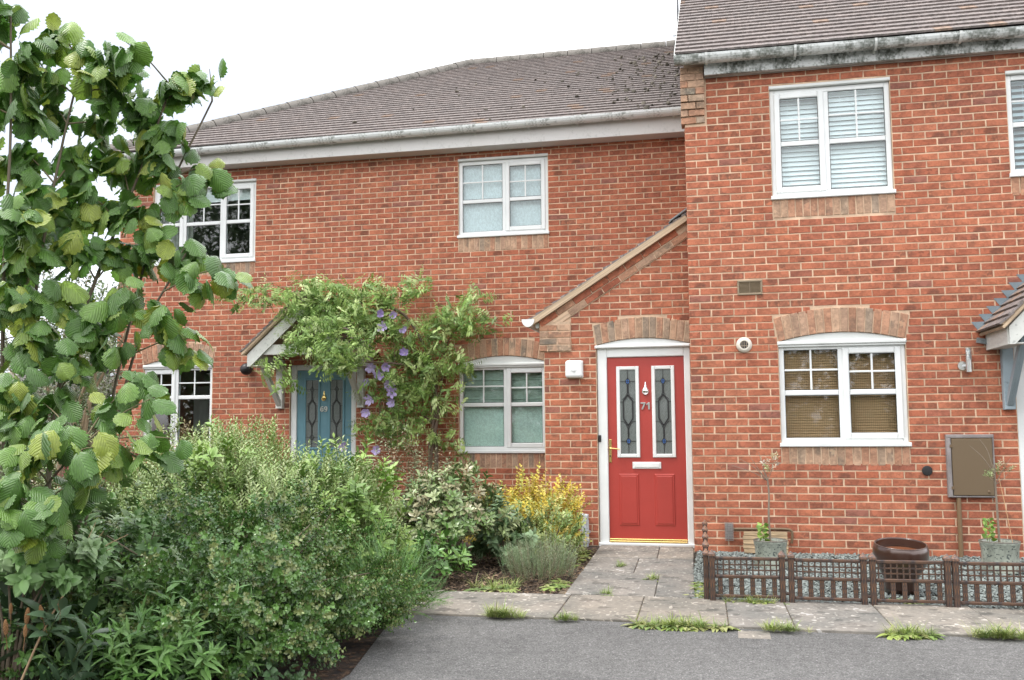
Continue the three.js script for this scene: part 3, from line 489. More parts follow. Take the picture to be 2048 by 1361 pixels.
  for (let i = 0; i < 9; i++) mesh('louvre', new THREE.BoxGeometry(0.21, 0.003, 0.018).rotateX(0.6).translate(3.7735, 2.624 + i * 0.0125, BZ - 0.001), std({ color: lin(0.20, 0.155, 0.10), roughness: 0.6 }), lv);
  mesh('vent_back', box(3.656, 3.89, 2.6, 2.75, BZ - 0.05, BZ - 0.03), M.black, lv);
  const ev = grp('extractor_vent', hB);
  mesh('vent_cover', lathe([[0.040, 0.03], [0.046, 0.034], [0.06, 0.03], [0.078, 0.012], [0.08, 0.0], [0.0, 0.0]], 36).rotateX(Math.PI / 2).translate(3.70, 2.085, BZ + 0.004), std({ color: lin(0.62, 0.58, 0.50), roughness: 0.5 }), ev);
  mesh('vent_mouth', new THREE.CylinderGeometry(0.042, 0.042, 0.012, 28).rotateX(Math.PI / 2).translate(3.70, 2.085, BZ + 0.026), M.black, ev);
  mesh('vent_grille', [...[-0.022, 0, 0.022].map((d) => bar([3.70 + d, 2.05, BZ + 0.036], [3.70 + d, 2.12, BZ + 0.036], 0.005, 0.005)), bar([3.662, 2.075, BZ + 0.036], [3.738, 2.075, BZ + 0.036], 0.005, 0.005)], std({ color: lin(0.35, 0.28, 0.2), roughness: 0.5 }), ev);
  mesh('black_vent', lathe([[0, 0.012], [0.044, 0.012], [0.048, 0.008], [0.048, 0]], 28).rotateX(Math.PI / 2).translate(5.394, 0.816, BZ), M.black, hB);
  mesh('door_frame', [cbox(6.225, 6.32, 0.0, 2.05, BZ - 0.01, 0.08), cbox(7.14, 7.23, 0.0, 2.05, BZ - 0.01, 0.08), cbox(6.32, 7.14, 1.96, 2.05, BZ - 0.01, 0.08)], M.pvc, hB);
  mesh('door', cbox(6.325, 7.135, 0.03, 1.955, BZ - 0.05, 0.05), std({ color: lin(0.10, 0.012, 0.012), roughness: 0.4 }), hB);
}
// ================================================================== door canopies
const paintTex = tex(256, (u, v, i, j) => { const b = 0.95 + (fbm(u, v, 8, 5, 151) - 0.5) * 0.14 - smooth(0.7, 0.8, fbm(u, v, 28, 3, 157)) * 0.14; return [b, b, b * 0.99]; }, { rep: 1.3 });
M.paint = std({ color: lin(0.66, 0.67, 0.64), map: paintTex, roughness: 0.55 });
M.bluePaint = std({ color: lin(0.30, 0.37, 0.42), map: paintTex, roughness: 0.5 });
function canopy(label, { cx, z, depth, hw, yTip, yApex, posts, postY, bracketM, flash }) {
  const C = thing('door_canopy', label, 'canopy', [cx, yTip, z], 0, 'gabled canopies over the front doors'), H = yApex - yTip - 0.16, s = H / hw, n = Math.hypot(1, s), bw = 0.15;
  for (const k of [-1, 1]) {
    const p = [[0, H + 0.16 - bw * 1.25], [0, H + 0.16], [k * hw, 0.16], [k * hw, 0], [k * (hw - 0.045), 0]], o = k < 0 ? p : p.slice().reverse();
    mesh('barge_board', wallShape(o, [], depth, 0.022), M.paint, C);
    mesh('eaves_board', box(k * hw - 0.012, k * hw + 0.012, 0.0, 0.15, 0.01, depth - 0.024), M.paint, C);
    mesh('soffit', box(Math.min(k * (hw - 0.01), k * (hw - 0.16)), Math.max(k * (hw - 0.01), k * (hw - 0.16)), 0.005, 0.017, 0.01, depth - 0.024), M.paint, C);
  }
  mesh('tie_beam', cbox(-hw + 0.13, hw - 0.13, 0.15, 0.285, depth - 0.03, 0.06, 0.005), M.paint, C);
  mesh('gable_lining', fromTris([[[-hw + 0.1, 0.2, 0.012], [hw - 0.1, 0.2, 0.012], [0, H + 0.1, 0.012]]]), std({ color: lin(0.34, 0.32, 0.28), roughness: 0.9, side: THREE.DoubleSide }), C);
  for (const k of [-1, 1]) {
    const ey = [-k / n, s / n, 0], ex = [0, 0, -k], L = Math.hypot(hw + 0.07, (hw + 0.07) * s), y0 = 0.18 - 0.07 * s + 0.05;
    const slope = mesh('roof_slope', slab([k * (hw + 0.07), y0, k < 0 ? 0 : depth + 0.045], ex, ey, [0, 0], depth + 0.045, depth + 0.045, L, 0.024), M.verge, C), T = new Pieces(slope, 'roof_tile', M.tile);
    tiles(T, [k * (hw + 0.07), y0 + 0.004, k < 0 ? 0 : depth + 0.05], ex, ey, L - 0.02, () => [0.0, depth + 0.05], 0.165, 0.112, 0.12);
    T.list.forEach((t) => { const v = new THREE.Vector3().setFromMatrixPosition(t.m).add(C.position); t.rank = v.distanceTo(camera.position) + (k < 0 && !flash ? 40 : 0); });
    T.done('tiles');
  }
  mesh('ridge_bedding', new THREE.CylinderGeometry(0.074, 0.074, depth + 0.05, 16).rotateX(Math.PI / 2).translate(0, H + 0.243, depth / 2 + 0.028), M.verge, C);
  ridgeTile(C, [0, H + 0.245, -0.002], [0, H + 0.245, depth + 0.06], 0.085, M.lichenRidge);
  mesh('verge_mortar', [-1, 1].map((k) => bar([k * (hw + 0.05), 0.17, depth + 0.012], [0, H + 0.215, depth + 0.012], 0.05, 0.045)), M.verge, C);
  posts.forEach((x) => {
    const b = grp('bracket', C), X = x - cx, y = postY - yTip;
    mesh('post', cbox(X - 0.05, X + 0.05, y, 0.13, 0.075, 0.074, 0.006), bracketM, b);
    mesh('strut', bar([X, y + 0.06, 0.06], [X, 0.16, depth - 0.09], 0.062, 0.07, 0.005), bracketM, b);
    mesh('top_rail', box(X - 0.035, X + 0.035, 0.075, 0.149, 0.076, depth - 0.09), bracketM, b);
  });
  if (flash) {
    const g = [], th = Math.atan(s);
    for (let i = 0; i < 9; i++) { const x = -hw - 0.06 + i * 0.075 / s, y = 0.2 + i * 0.075 + 0.005; g.push(fromTris([[[x - 0.075, y + 0.075, 0.004], [x + 0.06, y - 0.03, 0.006], [x + 0.14, y + 0.075, 0.006]], [[x - 0.075, y + 0.075, 0.004], [x - 0.02, y - 0.0, 0.005], [x + 0.06, y - 0.03, 0.006]]])); }
    const f = mesh('stepped_flashing', g, new THREE.MeshStandardMaterial({ color: lin(0.24, 0.31, 0.37), roughness: 0.55, metalness: 0.2, side: THREE.DoubleSide, map: mortarTex }), C); f.userData.label = 'stepped blue grey lead flashing';
    mesh('flashing_apron', [fromTris([[[-hw - 0.085, 0.2, 0.003], [-hw + 0.05, 0.14, 0.003], [-hw + 0.05 + 0.7, 0.14 + 0.7 * s, 0.003]], [[-hw - 0.085, 0.2, 0.003], [-hw + 0.75, 0.14 + 0.7 * s, 0.003], [-hw - 0.085 + 0.7, 0.22 + 0.7 * s, 0.003]]]), bar([-hw - 0.1, 0.1, 0.03], [-hw + 0.02, 0.075, 0.03], 0.02, 0.05)], M.lead, C);
  }
  return C;
}
canopy('white timber canopy with tiled roof over the blue door, half hidden by climber', { cx: -1.965, z: 0, depth: 0.8, hw: 0.735, yTip: 2.09, yApex: 2.91, posts: [-2.59, -1.385], postY: 1.54, bracketM: M.paint });
canopy('canopy with stepped lead flashing at the right edge of the photo', { cx: 6.76, z: BZ, depth: 0.75, hw: 0.77, yTip: 1.975, yApex: 2.95, posts: [6.15, 7.37], postY: 1.4, bracketM: M.bluePaint, flash: 1 });

// ================================================================== blinds, curtains and things seen behind the glass
function slatBlind(label, x0, x1, y0, y1, z, pitch, w, tilt, mat) {
  const b = thing('window_blind', label, 'blind', [(x0 + x1) / 2, y1, z], 0, 'slatted window blinds'), W = x1 - x0, g = new THREE.BoxGeometry(W, 0.0022, w).rotateX(tilt);
  for (let y = y1 - 0.05; y > y0; y -= pitch) { const o = mesh('slat', g, mat, b); o.position.set(0, y - y1, 0); o.rotation.x = (brng() - 0.5) * 0.06; }
  mesh('head_rail', box(-W / 2, W / 2, -0.04, 0, -0.02, 0.02), mat, b);
  for (const u of [-0.36, 0.1, 0.38]) mesh('ladder_cord', box(u * W - 0.0015, u * W + 0.0015, y0 - y1, -0.03, w / 2 - 0.004, w / 2 - 0.001), mat, b);
  return b;
}
const whiteSlat = std({ color: lin(0.80, 0.83, 0.84), roughness: 0.5 }), caneSlat = std({ color: lin(0.44, 0.25, 0.12), map: weave, roughness: 0.7 }), greySlat = std({ color: lin(0.50, 0.58, 0.62), roughness: 0.5 });
slatBlind('white slatted blind in the upper window above the brown blind', 4.05, 5.19, 3.64, 4.72, BZ - 0.14, 0.05, 0.056, 1.1, whiteSlat);
slatBlind('brown slatted blind filling the arched ground floor window', 4.06, 5.23, 1.1, 2.08, BZ - 0.13, 0.026, 0.03, 1.12, caneSlat);
slatBlind('pale blue-grey slatted blind in the upper window cut by the right edge', 6.3, 7.45, 3.73, 4.69, BZ - 0.14, 0.062, 0.062, 0.8, greySlat);
{
  const frost = tex(512, (u, v, i, j) => { const b = 0.9 + (fbm(u, v * 0.5, 90, 2, 171) - 0.5) * 0.18 + (fbm(u, v, 4, 3, 173) - 0.5) * 0.1; return [b, b, b]; });
  tag(mesh(numbered('obscured_screen'), box(0.03, 1.22, 3.9, 4.88, -0.118, -0.112), std({ color: lin(0.56, 0.64, 0.66), map: frost, roughness: 0.6 }), scene), 'pale grey frosted screen behind the small upper window over the climber', 'blind');
  tag(mesh(numbered('obscured_screen'), box(0.03, 1.21, 0.98, 1.535, -0.118, -0.112), std({ color: lin(0.62, 0.78, 0.70), map: frost, roughness: 0.6 }), scene), 'pale green frosted screen in the lower half of the window beside the porch', 'blind');
  const rb = thing('roman_blind', 'grey green folded blind in the upper half of the window beside the porch', 'blind', [0.62, 2.05, -0.12]), fm = std({ color: lin(0.37, 0.46, 0.39), map: weave, roughness: 0.9 });
  for (let i = 0; i < 4; i++) mesh('fold', tube([[-0.6, -0.02 - i * 0.13, 0], [0, -0.025 - i * 0.13, 0.003], [0.6, -0.02 - i * 0.13, 0]], 0.008, 0.008, 6), fm, rb);
  mesh('cloth', box(-0.6, 0.6, -0.5, 0, -0.006, 0), fm, rb);
  // curtain and roller blinds in the left upper window
  const cur = [], cm = std({ color: lin(0.42, 0.42, 0.37), map: weave, roughness: 0.95, side: THREE.DoubleSide });
  const cg = new THREE.PlaneGeometry(0.52, 1.12, 60, 1), cp = cg.attributes.position; for (let i = 0; i < cp.count; i++) cp.setZ(i, Math.sin(cp.getX(i) * 95) * 0.022); cg.computeVertexNormals();
  const c1 = mesh(numbered('curtain'), cg, cm, scene); c1.position.set(-4.4, 4.26, -0.2); tag(c1, 'pale pleated curtain in the left light of the three-light upper window', 'curtain');
  for (const [x0, x1, d, w] of [[-4.64, -4.2, 0.18, 'left'], [-4.15, -3.6, 0.2, 'middle'], [-3.55, -3.06, 0.19, 'right']]) { const t = thing('roller_blind', `short white roller blind at the top of the ${w} light, left upper window`, 'blind', [(x0 + x1) / 2, 4.8, -0.12], 0, 'roller blinds of the left upper window'); mesh('cloth', box(-(x1 - x0) / 2, (x1 - x0) / 2, -d, 0, -0.003, 0), M.trim, t); mesh('bottom_bar', box(-(x1 - x0) / 2, (x1 - x0) / 2, -d - 0.018, -d, -0.006, 0.004), M.pvc, t); }
  const kb = thing('kitchen_cupboard', 'pale wall cupboard seen inside the lower left window', 'cupboard', [-4.45, 1.2, -1.6]); mesh('carcass', box(-0.45, 0.1, 0, 0.75, -0.3, 0), M.paint, kb); mesh('door', cbox(-0.17, 0.09, 0.01, 0.74, 0.02, 0.018), M.trim, kb); mesh('door', cbox(-0.44, -0.18, 0.01, 0.74, 0.02, 0.018), M.trim, kb);
}
// ================================================================== small things on the walls
{
  const a = thing('security_light', 'white rounded square security light on the porch wall left of the red door', 'light', [1.898, 1.89, PZ]);
  mesh('base', new RoundedBoxGeometry(0.19, 0.19, 0.03, 3, 0.014).translate(0, 0, 0.016), M.pvc, a); mesh('cover', new RoundedBoxGeometry(0.196, 0.194, 0.07, 5, 0.034).translate(0, 0, 0.055), M.pvc, a); mesh('sensor', new THREE.SphereGeometry(0.032, 16, 10).scale(1, 0.8, 0.35).translate(0, -0.01, 0.087), std({ color: lin(0.7, 0.72, 0.73), roughness: 0.25 }), a);
  const c = thing('cable_duct', 'grey plastic duct with square cap at the foot of the porch wall', 'duct', [1.99, -0.02, PZ + 0.05]);
  mesh('cap', [new RoundedBoxGeometry(0.1, 0.105, 0.085, 2, 0.012).rotateZ(-0.12).translate(-0.012, 0.3, 0.01)], M.greyPlastic, c); mesh('pipe', tube([[0, 0.29, 0.005], [0.004, 0.2, 0.005], [0, 0.0, 0.0]], 0.045, 0.04, 14, 10), M.greyPlastic, c); mesh('collar', lathe([[0.046, 0], [0.05, 0.004], [0.05, 0.05], [0.046, 0.055]], 18).translate(0, 0.04, 0.002), M.greyPlastic, c); mesh('wall_clip', box(-0.055, 0.055, 0.15, 0.175, -0.045, 0.0), M.greyPlastic, c);
  const l = thing('wall_lamp', 'stainless steel cylinder lamp on the wall right of the brown blind window', 'lamp', [5.80, 1.765, BZ]);
  mesh('wall_plate', new THREE.CylinderGeometry(0.042, 0.045, 0.02, 24).rotateX(Math.PI / 2).translate(-0.045, 0.065, 0.01), M.steel, l); mesh('arm', bar([-0.045, 0.065, 0.015], [0, 0.065, 0.06], 0.02, 0.02), M.steel, l);
  mesh('lower_tube', new THREE.CylinderGeometry(0.027, 0.027, 0.12, 22).translate(0, 0.06, 0.07), M.steel, l); mesh('diffuser', new THREE.CylinderGeometry(0.021, 0.021, 0.1, 18).translate(0, 0.17, 0.07), std({ color: lin(0.6, 0.66, 0.68), roughness: 0.3 }), l); mesh('cap', new THREE.CylinderGeometry(0.028, 0.028, 0.014, 22).translate(0, 0.227, 0.07), M.steel, l);
  for (let i = 0; i < 5; i++) mesh('guard_ring', new THREE.TorusGeometry(0.027, 0.003, 6, 22).rotateX(Math.PI / 2).translate(0, 0.125 + i * 0.016, 0.07), M.steel, l);
  mesh('guard_rod', [0, 2.1, 4.2].map((t) => bar([Math.cos(t) * 0.027, 0.12, 0.07 + Math.sin(t) * 0.027], [Math.cos(t) * 0.027, 0.222, 0.07 + Math.sin(t) * 0.027], 0.004, 0.004)), M.steel, l);
  const b = thing('meter_box', 'brown meter cupboard with weathered grey frame on the brick wall', 'meter box', [5.78, 0.565, BZ]), greyFrame = std({ color: lin(0.30, 0.28, 0.29), map: mortarTex, roughness: 0.8 });
  mesh('frame', [cbox(-0.212, 0.212, 0.565, 0.6, 0.062, 0.062, 0.006), cbox(-0.212, -0.172, 0.0, 0.565, 0.062, 0.062, 0.006), cbox(0.196, 0.212, 0.0, 0.565, 0.061, 0.061, 0.006), cbox(-0.172, 0.196, 0, 0.016, 0.06, 0.06, 0.005)], greyFrame, b);
  mesh('door', cbox(-0.168, 0.193, 0.019, 0.561, 0.066, 0.05, 0.005), std({ color: lin(0.135, 0.095, 0.055), roughness: 0.35 }), b); mesh('lock', lathe([[0, 0.006], [0.012, 0.006], [0.015, 0]], 16).rotateX(Math.PI / 2).translate(0.145, 0.055, 0.066), M.brown, b);
  for (const y of [0.09, 0.49]) mesh('hinge', box(-0.185, -0.158, y - 0.014, y + 0.014, 0.06, 0.071), M.brown, b);
  mesh('supply_pipe', new THREE.CylinderGeometry(0.022, 0.022, 0.56, 16).translate(-0.122, -0.285, 0.035), std({ color: lin(0.16, 0.10, 0.05), roughness: 0.55 }), b);
  const g = thing('flue_guard', 'small rusty wire guard low on the wall beside the path', 'guard', [3.50, 0.12, BZ]), wire = std({ color: lin(0.33, 0.31, 0.29), roughness: 0.5, metalness: 0.6 }), gg = [];
  for (let i = 0; i <= 5; i++) gg.push(bar([-0.04 + i * 0.016, 0, 0.05], [-0.04 + i * 0.016, 0.175, 0.05], 0.004, 0.004)); for (let i = 0; i <= 11; i++) gg.push(bar([-0.04, i * 0.0159, 0.05], [0.04, i * 0.0159, 0.05], 0.004, 0.004)); for (const x of [-0.04, 0.04]) for (const y of [0, 0.06, 0.12, 0.175]) gg.push(bar([x, y, 0], [x, y, 0.05], 0.004, 0.004));
  mesh('wire_cage', gg, wire, g); mesh('mounting_plate', box(-0.035, 0.035, 0.01, 0.165, 0.002, 0.02), greyFrame, g);
  const wp = mesh(numbered('waste_pipe'), tube([[3.54, 0.232, BZ + 0.03], [3.8, 0.234, BZ + 0.03], [4.085, 0.232, BZ + 0.03], [4.105, 0.22, BZ + 0.032], [4.108, 0.15, BZ + 0.035], [4.1, 0.1, BZ + 0.035]], 0.014, 0.014, 10, 40), M.brown, scene); tag(wp, 'thin brown pipe running low along the wall behind the plant pot', 'pipe');
  const wt = thing('wooden_slat_panel', 'weathered wooden slatted panel leaning on the wall behind the plant pot', 'panel', [3.85, 0, 2.62], 0), wood = std({ color: lin(0.40, 0.29, 0.17), map: tex(256, (u, v) => { const b = 0.85 + (fbm(u * 0.1 % 1, v, 40, 3, 181) - 0.5) * 0.5; return [b, b, b]; }, { rep: 3 }), roughness: 0.85 });
  wt.rotation.x = -0.35;
  for (let i = 0; i < 5; i++) mesh('plank', cbox(-0.215 + (brng() - 0.5) * 0.01, 0.21 + (brng() - 0.5) * 0.012, 0.012 + i * 0.044, 0.053 + i * 0.044, 0.02, 0.016, 0.003), wood, wt); for (const x of [-0.17, 0.16]) mesh('batten', box(x - 0.02, x + 0.02, 0, 0.23, -0.012, 0.003), wood, wt);
  const bl = thing('globe_lamp', 'black globe wall lamp just left of the white canopy', 'lamp', [-3.07, 2.10, 0]); mesh('globe', new THREE.SphereGeometry(0.085, 24, 18).translate(0, 0, 0.12), M.black, bl); mesh('wall_mount', new THREE.CylinderGeometry(0.03, 0.045, 0.06, 16).rotateX(Math.PI / 2).translate(0, 0.02, 0.03), M.black, bl);
  const fl = thing('flood_light', 'dark flood light on the far left corner of the house', 'light', [-5.2, 2.08, 0]); mesh('head', lathe([[0, 0.1], [0.03, 0.098], [0.06, 0.07], [0.07, 0.0], [0.066, -0.01], [0, -0.01]], 20).rotateZ(1.2).translate(-0.09, 0.06, 0.1), std({ color: lin(0.03, 0.045, 0.065), roughness: 0.35 }), fl); mesh('sensor', new RoundedBoxGeometry(0.06, 0.05, 0.08, 2, 0.012).rotateZ(0.4).translate(0.0, -0.02, 0.09), M.greyPlastic, fl); mesh('mount', new RoundedBoxGeometry(0.07, 0.09, 0.05, 2, 0.01).translate(0.03, 0.02, 0.03), std({ color: lin(0.3, 0.16, 0.13), roughness: 0.6 }), fl);
  const ar = thing('television_aerial', 'thin aerial pole rising above the roof ridge beside the taller roof', 'aerial', [2.855, 8.0, -4.9]); mesh('pole', new THREE.CylinderGeometry(0.018, 0.02, 3.2, 8).translate(0, 1.4, 0), std({ color: lin(0.16, 0.17, 0.18), roughness: 0.5 }), ar); mesh('boom', bar([-0.05, 0.42, 0], [0.12, 0.46, 0.5], 0.02, 0.02), M.steel, ar); mesh('lower_bracket', bar([-0.09, 0.14, 0], [0.12, 0.12, 0], 0.03, 0.03), M.greyPlastic, ar); mesh('upper_bracket', bar([-0.1, 0.43, 0], [0.09, 0.44, 0], 0.03, 0.03), M.greyPlastic, ar); mesh('cable', tube([[0.03, -0.2, 0.03], [-0.02, 0.6, 0.03], [0.03, 1.4, 0.03], [0.02, 2.8, 0.03]], 0.006), M.black, ar);
}
// ================================================================== plastic border fence
{
  const bz = tex(256, (u, v, i, j) => { const n = fbm(u, v, 5, 4, 191), f = (hash2(i, j, 5) - 0.5) * 0.1; return [0.7 + (n - 0.5) * 1.5 + f, 0.66 + (n - 0.5) * 0.95 + f, 0.64 + (n - 0.5) * 0.3 + f]; }, { rep: 2.2 });
  const fm = std({ color: lin(0.20, 0.135, 0.10), map: bz, roughness: 0.42, metalness: 0.25 }), capM = std({ color: lin(0.40, 0.27, 0.20), map: bz, roughness: 0.4, metalness: 0.25 });
  const W = 0.53, H = 0.325, gPost = merge([box(-0.021, 0.021, 0, H, -0.02, 0.02, 0.005)]), gCap = merge([new THREE.CylinderGeometry(0.004, 0.036, 0.03, 4).rotateY(Math.PI / 4).translate(0, H + 0.025, 0), box(-0.026, 0.026, H - 0.004, H + 0.011, -0.026, 0.026)]);
  const gRail = box(0.021, W - 0.055, -0.011, 0.011, -0.012, 0.012, 0.006), gSlat = box(-0.017, 0.017, 0, 0.145, -0.006, 0.006, 0.003), lat = [];
  for (let i = 0; i < 11; i++) { const x = 0.018 + (W - 0.073) * (i + 0.5) / 11; lat.push(box(x - 0.005, x + 0.005, 0.19, 0.295, -0.005, 0.005)); } for (const y of [0.226, 0.262]) lat.push(box(0.018, W - 0.055, y - 0.0045, y + 0.0045, -0.0042, 0.0042));
  const gLat = merge(lat), gLink = merge([0.07, 0.18, 0.3].map((y) => new THREE.CylinderGeometry(0.011, 0.011, 0.03, 8).rotateZ(Math.PI / 2).scale(1.6, 1, 1).translate(W - 0.037 + 0.034, y, 0)));
  const proto = () => {
    const p = new THREE.Group();
    for (const x of [0, W - 0.037]) { const o = mesh('post', gPost, fm, p); o.position.x = x; const c = mesh('post_cap', gCap, capM, o); }
    for (const [y, s] of [[0.045, 1], [0.18, 1.05], [0.305, 1.05]]) { const o = mesh('rail', gRail, fm, p); o.position.y = y; o.scale.y = s; }
    for (let i = 0; i < 6; i++) { const o = mesh('slat', gSlat, fm, p); o.position.set(0.018 + (W - 0.073) * (i + 0.5) / 6, 0.04, 0); }
    mesh('lattice', gLat, fm, p); mesh('hinge_link', gLink, fm, p); return p;
  };
  const base = proto(); let first = true;
  const put = (x, z, turn, tilt, label, group) => { const o = first ? base : base.clone(); first = false; o.name = numbered('border_fence_panel'); o.position.set(x, -0.004, z); o.rotation.set(0, turn, tilt); o.scale.y = 1.03; scene.add(o); tag(o, label, 'fence panel', group); };
  const front = ['bronze border fence panel nearest the path, leftmost of the front row', 'bronze border fence panel in front of the gravel, second from the path', 'bronze border fence panel in front of the brown bowl, third from the path', 'bronze border fence panel at the right edge, fourth from the path'];
  [[3.363, 5.2], [3.917, 5.2], [4.472, 5.198], [5.016, 5.196]].forEach(([x, z], i) => put(x, z, 0.008, (brng() - 0.5) * 0.01, front[i], 'bronze border fence panels along the gravel bed'));
  put(5.57, 5.19, 0.008, 0, 'bronze border fence panel cut off by the right edge', 'bronze border fence panels along the gravel bed');
  const side = ['nearest the front row', 'second from the front row', 'third from the front row', 'farthest back, nearest the red door'];
  for (let i = 0; i < 4; i++) put(3.318 - i * 0.012, 5.16 - i * 0.555, Math.PI / 2 + 0.02, 0, 'bronze border fence panel edge-on beside the path, ' + side[i], 'bronze border fence panels beside the path');
}
// ================================================================== bowl and pots
{
  const bowl = thing('brown_bowl', 'large glossy dark brown bowl standing on the gravel behind the fence', 'bowl', [4.745, 0, 4.62]);
  const bm = new THREE.MeshPhysicalMaterial({ color: lin(0.055, 0.026, 0.018), roughness: 0.28, clearcoat: 0.7, clearcoatRoughness: 0.15, metalness: 0.2 });
  mesh('body', lathe([[0, 0], [0.115, 0], [0.118, 0.05], [0.122, 0.10], [0.15, 0.16], [0.185, 0.225], [0.2, 0.28], [0.199, 0.33], [0.188, 0.362], [0.18, 0.366], [0.173, 0.36], [0.186, 0.32], [0.186, 0.28], [0.17, 0.235], [0, 0.225]], 48), bm, bowl); mesh('rim', new THREE.TorusGeometry(0.183, 0.006, 8, 48).rotateX(Math.PI / 2).translate(0, 0.364, 0), bm, bowl); bowl.rotation.set(0.13, 0, -0.02); bowl.position.y = 0.012;
  mesh('water', new THREE.CircleGeometry(0.182, 32).rotateX(-Math.PI / 2).translate(0, 0.30, 0), std({ color: lin(0.16, 0.06, 0.03), roughness: 0.25 }), bowl);
  const glaze = tex(512, (u, v, i, j) => { const b = 0.86 + (fbm(u, v * 0.3, 30, 4, 201) - 0.5) * 0.36, s = smooth(0.66, 0.72, fbm(u, v, 60, 2, 203)) * 0.4; return [b - s, b - s * 0.95, b - s * 0.9]; }), pm = new THREE.MeshPhysicalMaterial({ color: lin(0.34, 0.37, 0.31), map: glaze, roughness: 0.35, clearcoat: 0.3 });
  const potP = [[0, 0], [0.145, 0], [0.15, 0.012], [0.143, 0.06], [0.137, 0.12], [0.141, 0.19], [0.15, 0.226], [0.153, 0.24], [0.149, 0.247], [0.141, 0.243], [0.135, 0.21]], rimM = std({ color: lin(0.12, 0.11, 0.09), roughness: 0.5 }), soilM = std({ color: lin(0.09, 0.06, 0.04), roughness: 1 });
  M.bark = std({ color: lin(0.23, 0.19, 0.14), roughness: 0.9, map: mortarTex });
  const pot = (x, z, s, label) => { const p = thing('glazed_pot', label, 'plant pot', [x, 0, z], 0, 'grey green glazed plant pots'); mesh('body', lathe(potP, 40).scale(s, s, s), pm, p); mesh('rim', new THREE.TorusGeometry(0.148 * s, 0.006, 8, 40).rotateX(Math.PI / 2).translate(0, 0.246 * s, 0), rimM, p); mesh('soil', new THREE.CircleGeometry(0.138 * s, 28).rotateX(-Math.PI / 2).translate(0, 0.222 * s, 0), soilM, p); };
  pot(3.856, 3.45, 0.985, 'grey green glazed pot in front of the wooden slatted panel'); pot(5.763, 3.4, 1.07, 'grey green glazed pot below the brown meter cupboard');
}
// ================================================================== ground
const soilTex = tex(1024, (u, v, i, j) => { const n = fbm(u, v, 30, 5, 211), b = 0.55 + (n - 0.5) * 1.1 + (hash2(i, j, 9) - 0.5) * 0.25, r = smooth(0.6, 0.72, fbm(u, v, 50, 3, 217)) * 0.35; return [b + r, b * 0.93 + r * 0.75, b * 0.86 + r * 0.5]; }, { rep: 0.7 });
M.soil = std({ color: lin(0.11, 0.075, 0.055), map: soilTex, bumpMap: soilTex, bumpScale: 0.015, roughness: 1 });
const tarTex = tex(2048, (u, v, i, j) => { const g = hash2(i >> 1, j >> 1, 21), g2 = hash2(i >> 2, j >> 2, 23), c = fbm(u, v, 5, 5, 25), m = fbm(u, v, 120, 2, 27), st = smooth(0.63, 0.75, fbm(u, v, 9, 4, 221)) * 0.04; let b = 0.64 + (g - 0.5) * 0.3 + (g2 - 0.5) * 0.2 + (c - 0.5) * 0.14 + (m - 0.5) * 0.12 - st; if (g2 > 0.975) b += 0.16; return [b, b * 0.995, b * 0.985]; }, { rep: 0.25 });
M.tarmac = std({ color: lin(0.265, 0.262, 0.258), map: tarTex, bumpMap: tarTex, bumpScale: 0.004, roughness: 0.88 });
function sheet(pts, y, uvScale = 1) { const s = new THREE.Shape(pts.map((p) => new THREE.Vector2(p[0], -p[1]))), g = new THREE.ShapeGeometry(s).rotateX(-Math.PI / 2).translate(0, y, 0), p = g.attributes.position, u = g.attributes.uv; for (let i = 0; i < p.count; i++) u.setXY(i, p.getX(i) * uvScale, p.getZ(i) * uvScale); return g; }
structure('ground', sheet([[-80, -80], [80, -80], [80, 80], [-80, 80]], -0.03), std({ color: lin(0.11, 0.135, 0.06), map: soilTex, roughness: 1 }));
structure('planting_bed', sheet([[-9, 0.01], [2.2, 0.01], [2.25, 5.18], [1.2, 5.2], [1.36, 6.05], [1.6, 7.8], [1.5, 9.2], [-9, 9.2]], -0.012), M.soil);
structure('tarmac_drive', sheet([[1.2, 5.9], [60, 5.9], [60, 60], [-30, 60], [-30, 9.4], [1.4, 9.4], [1.52, 7.6]], -0.006), M.tarmac);
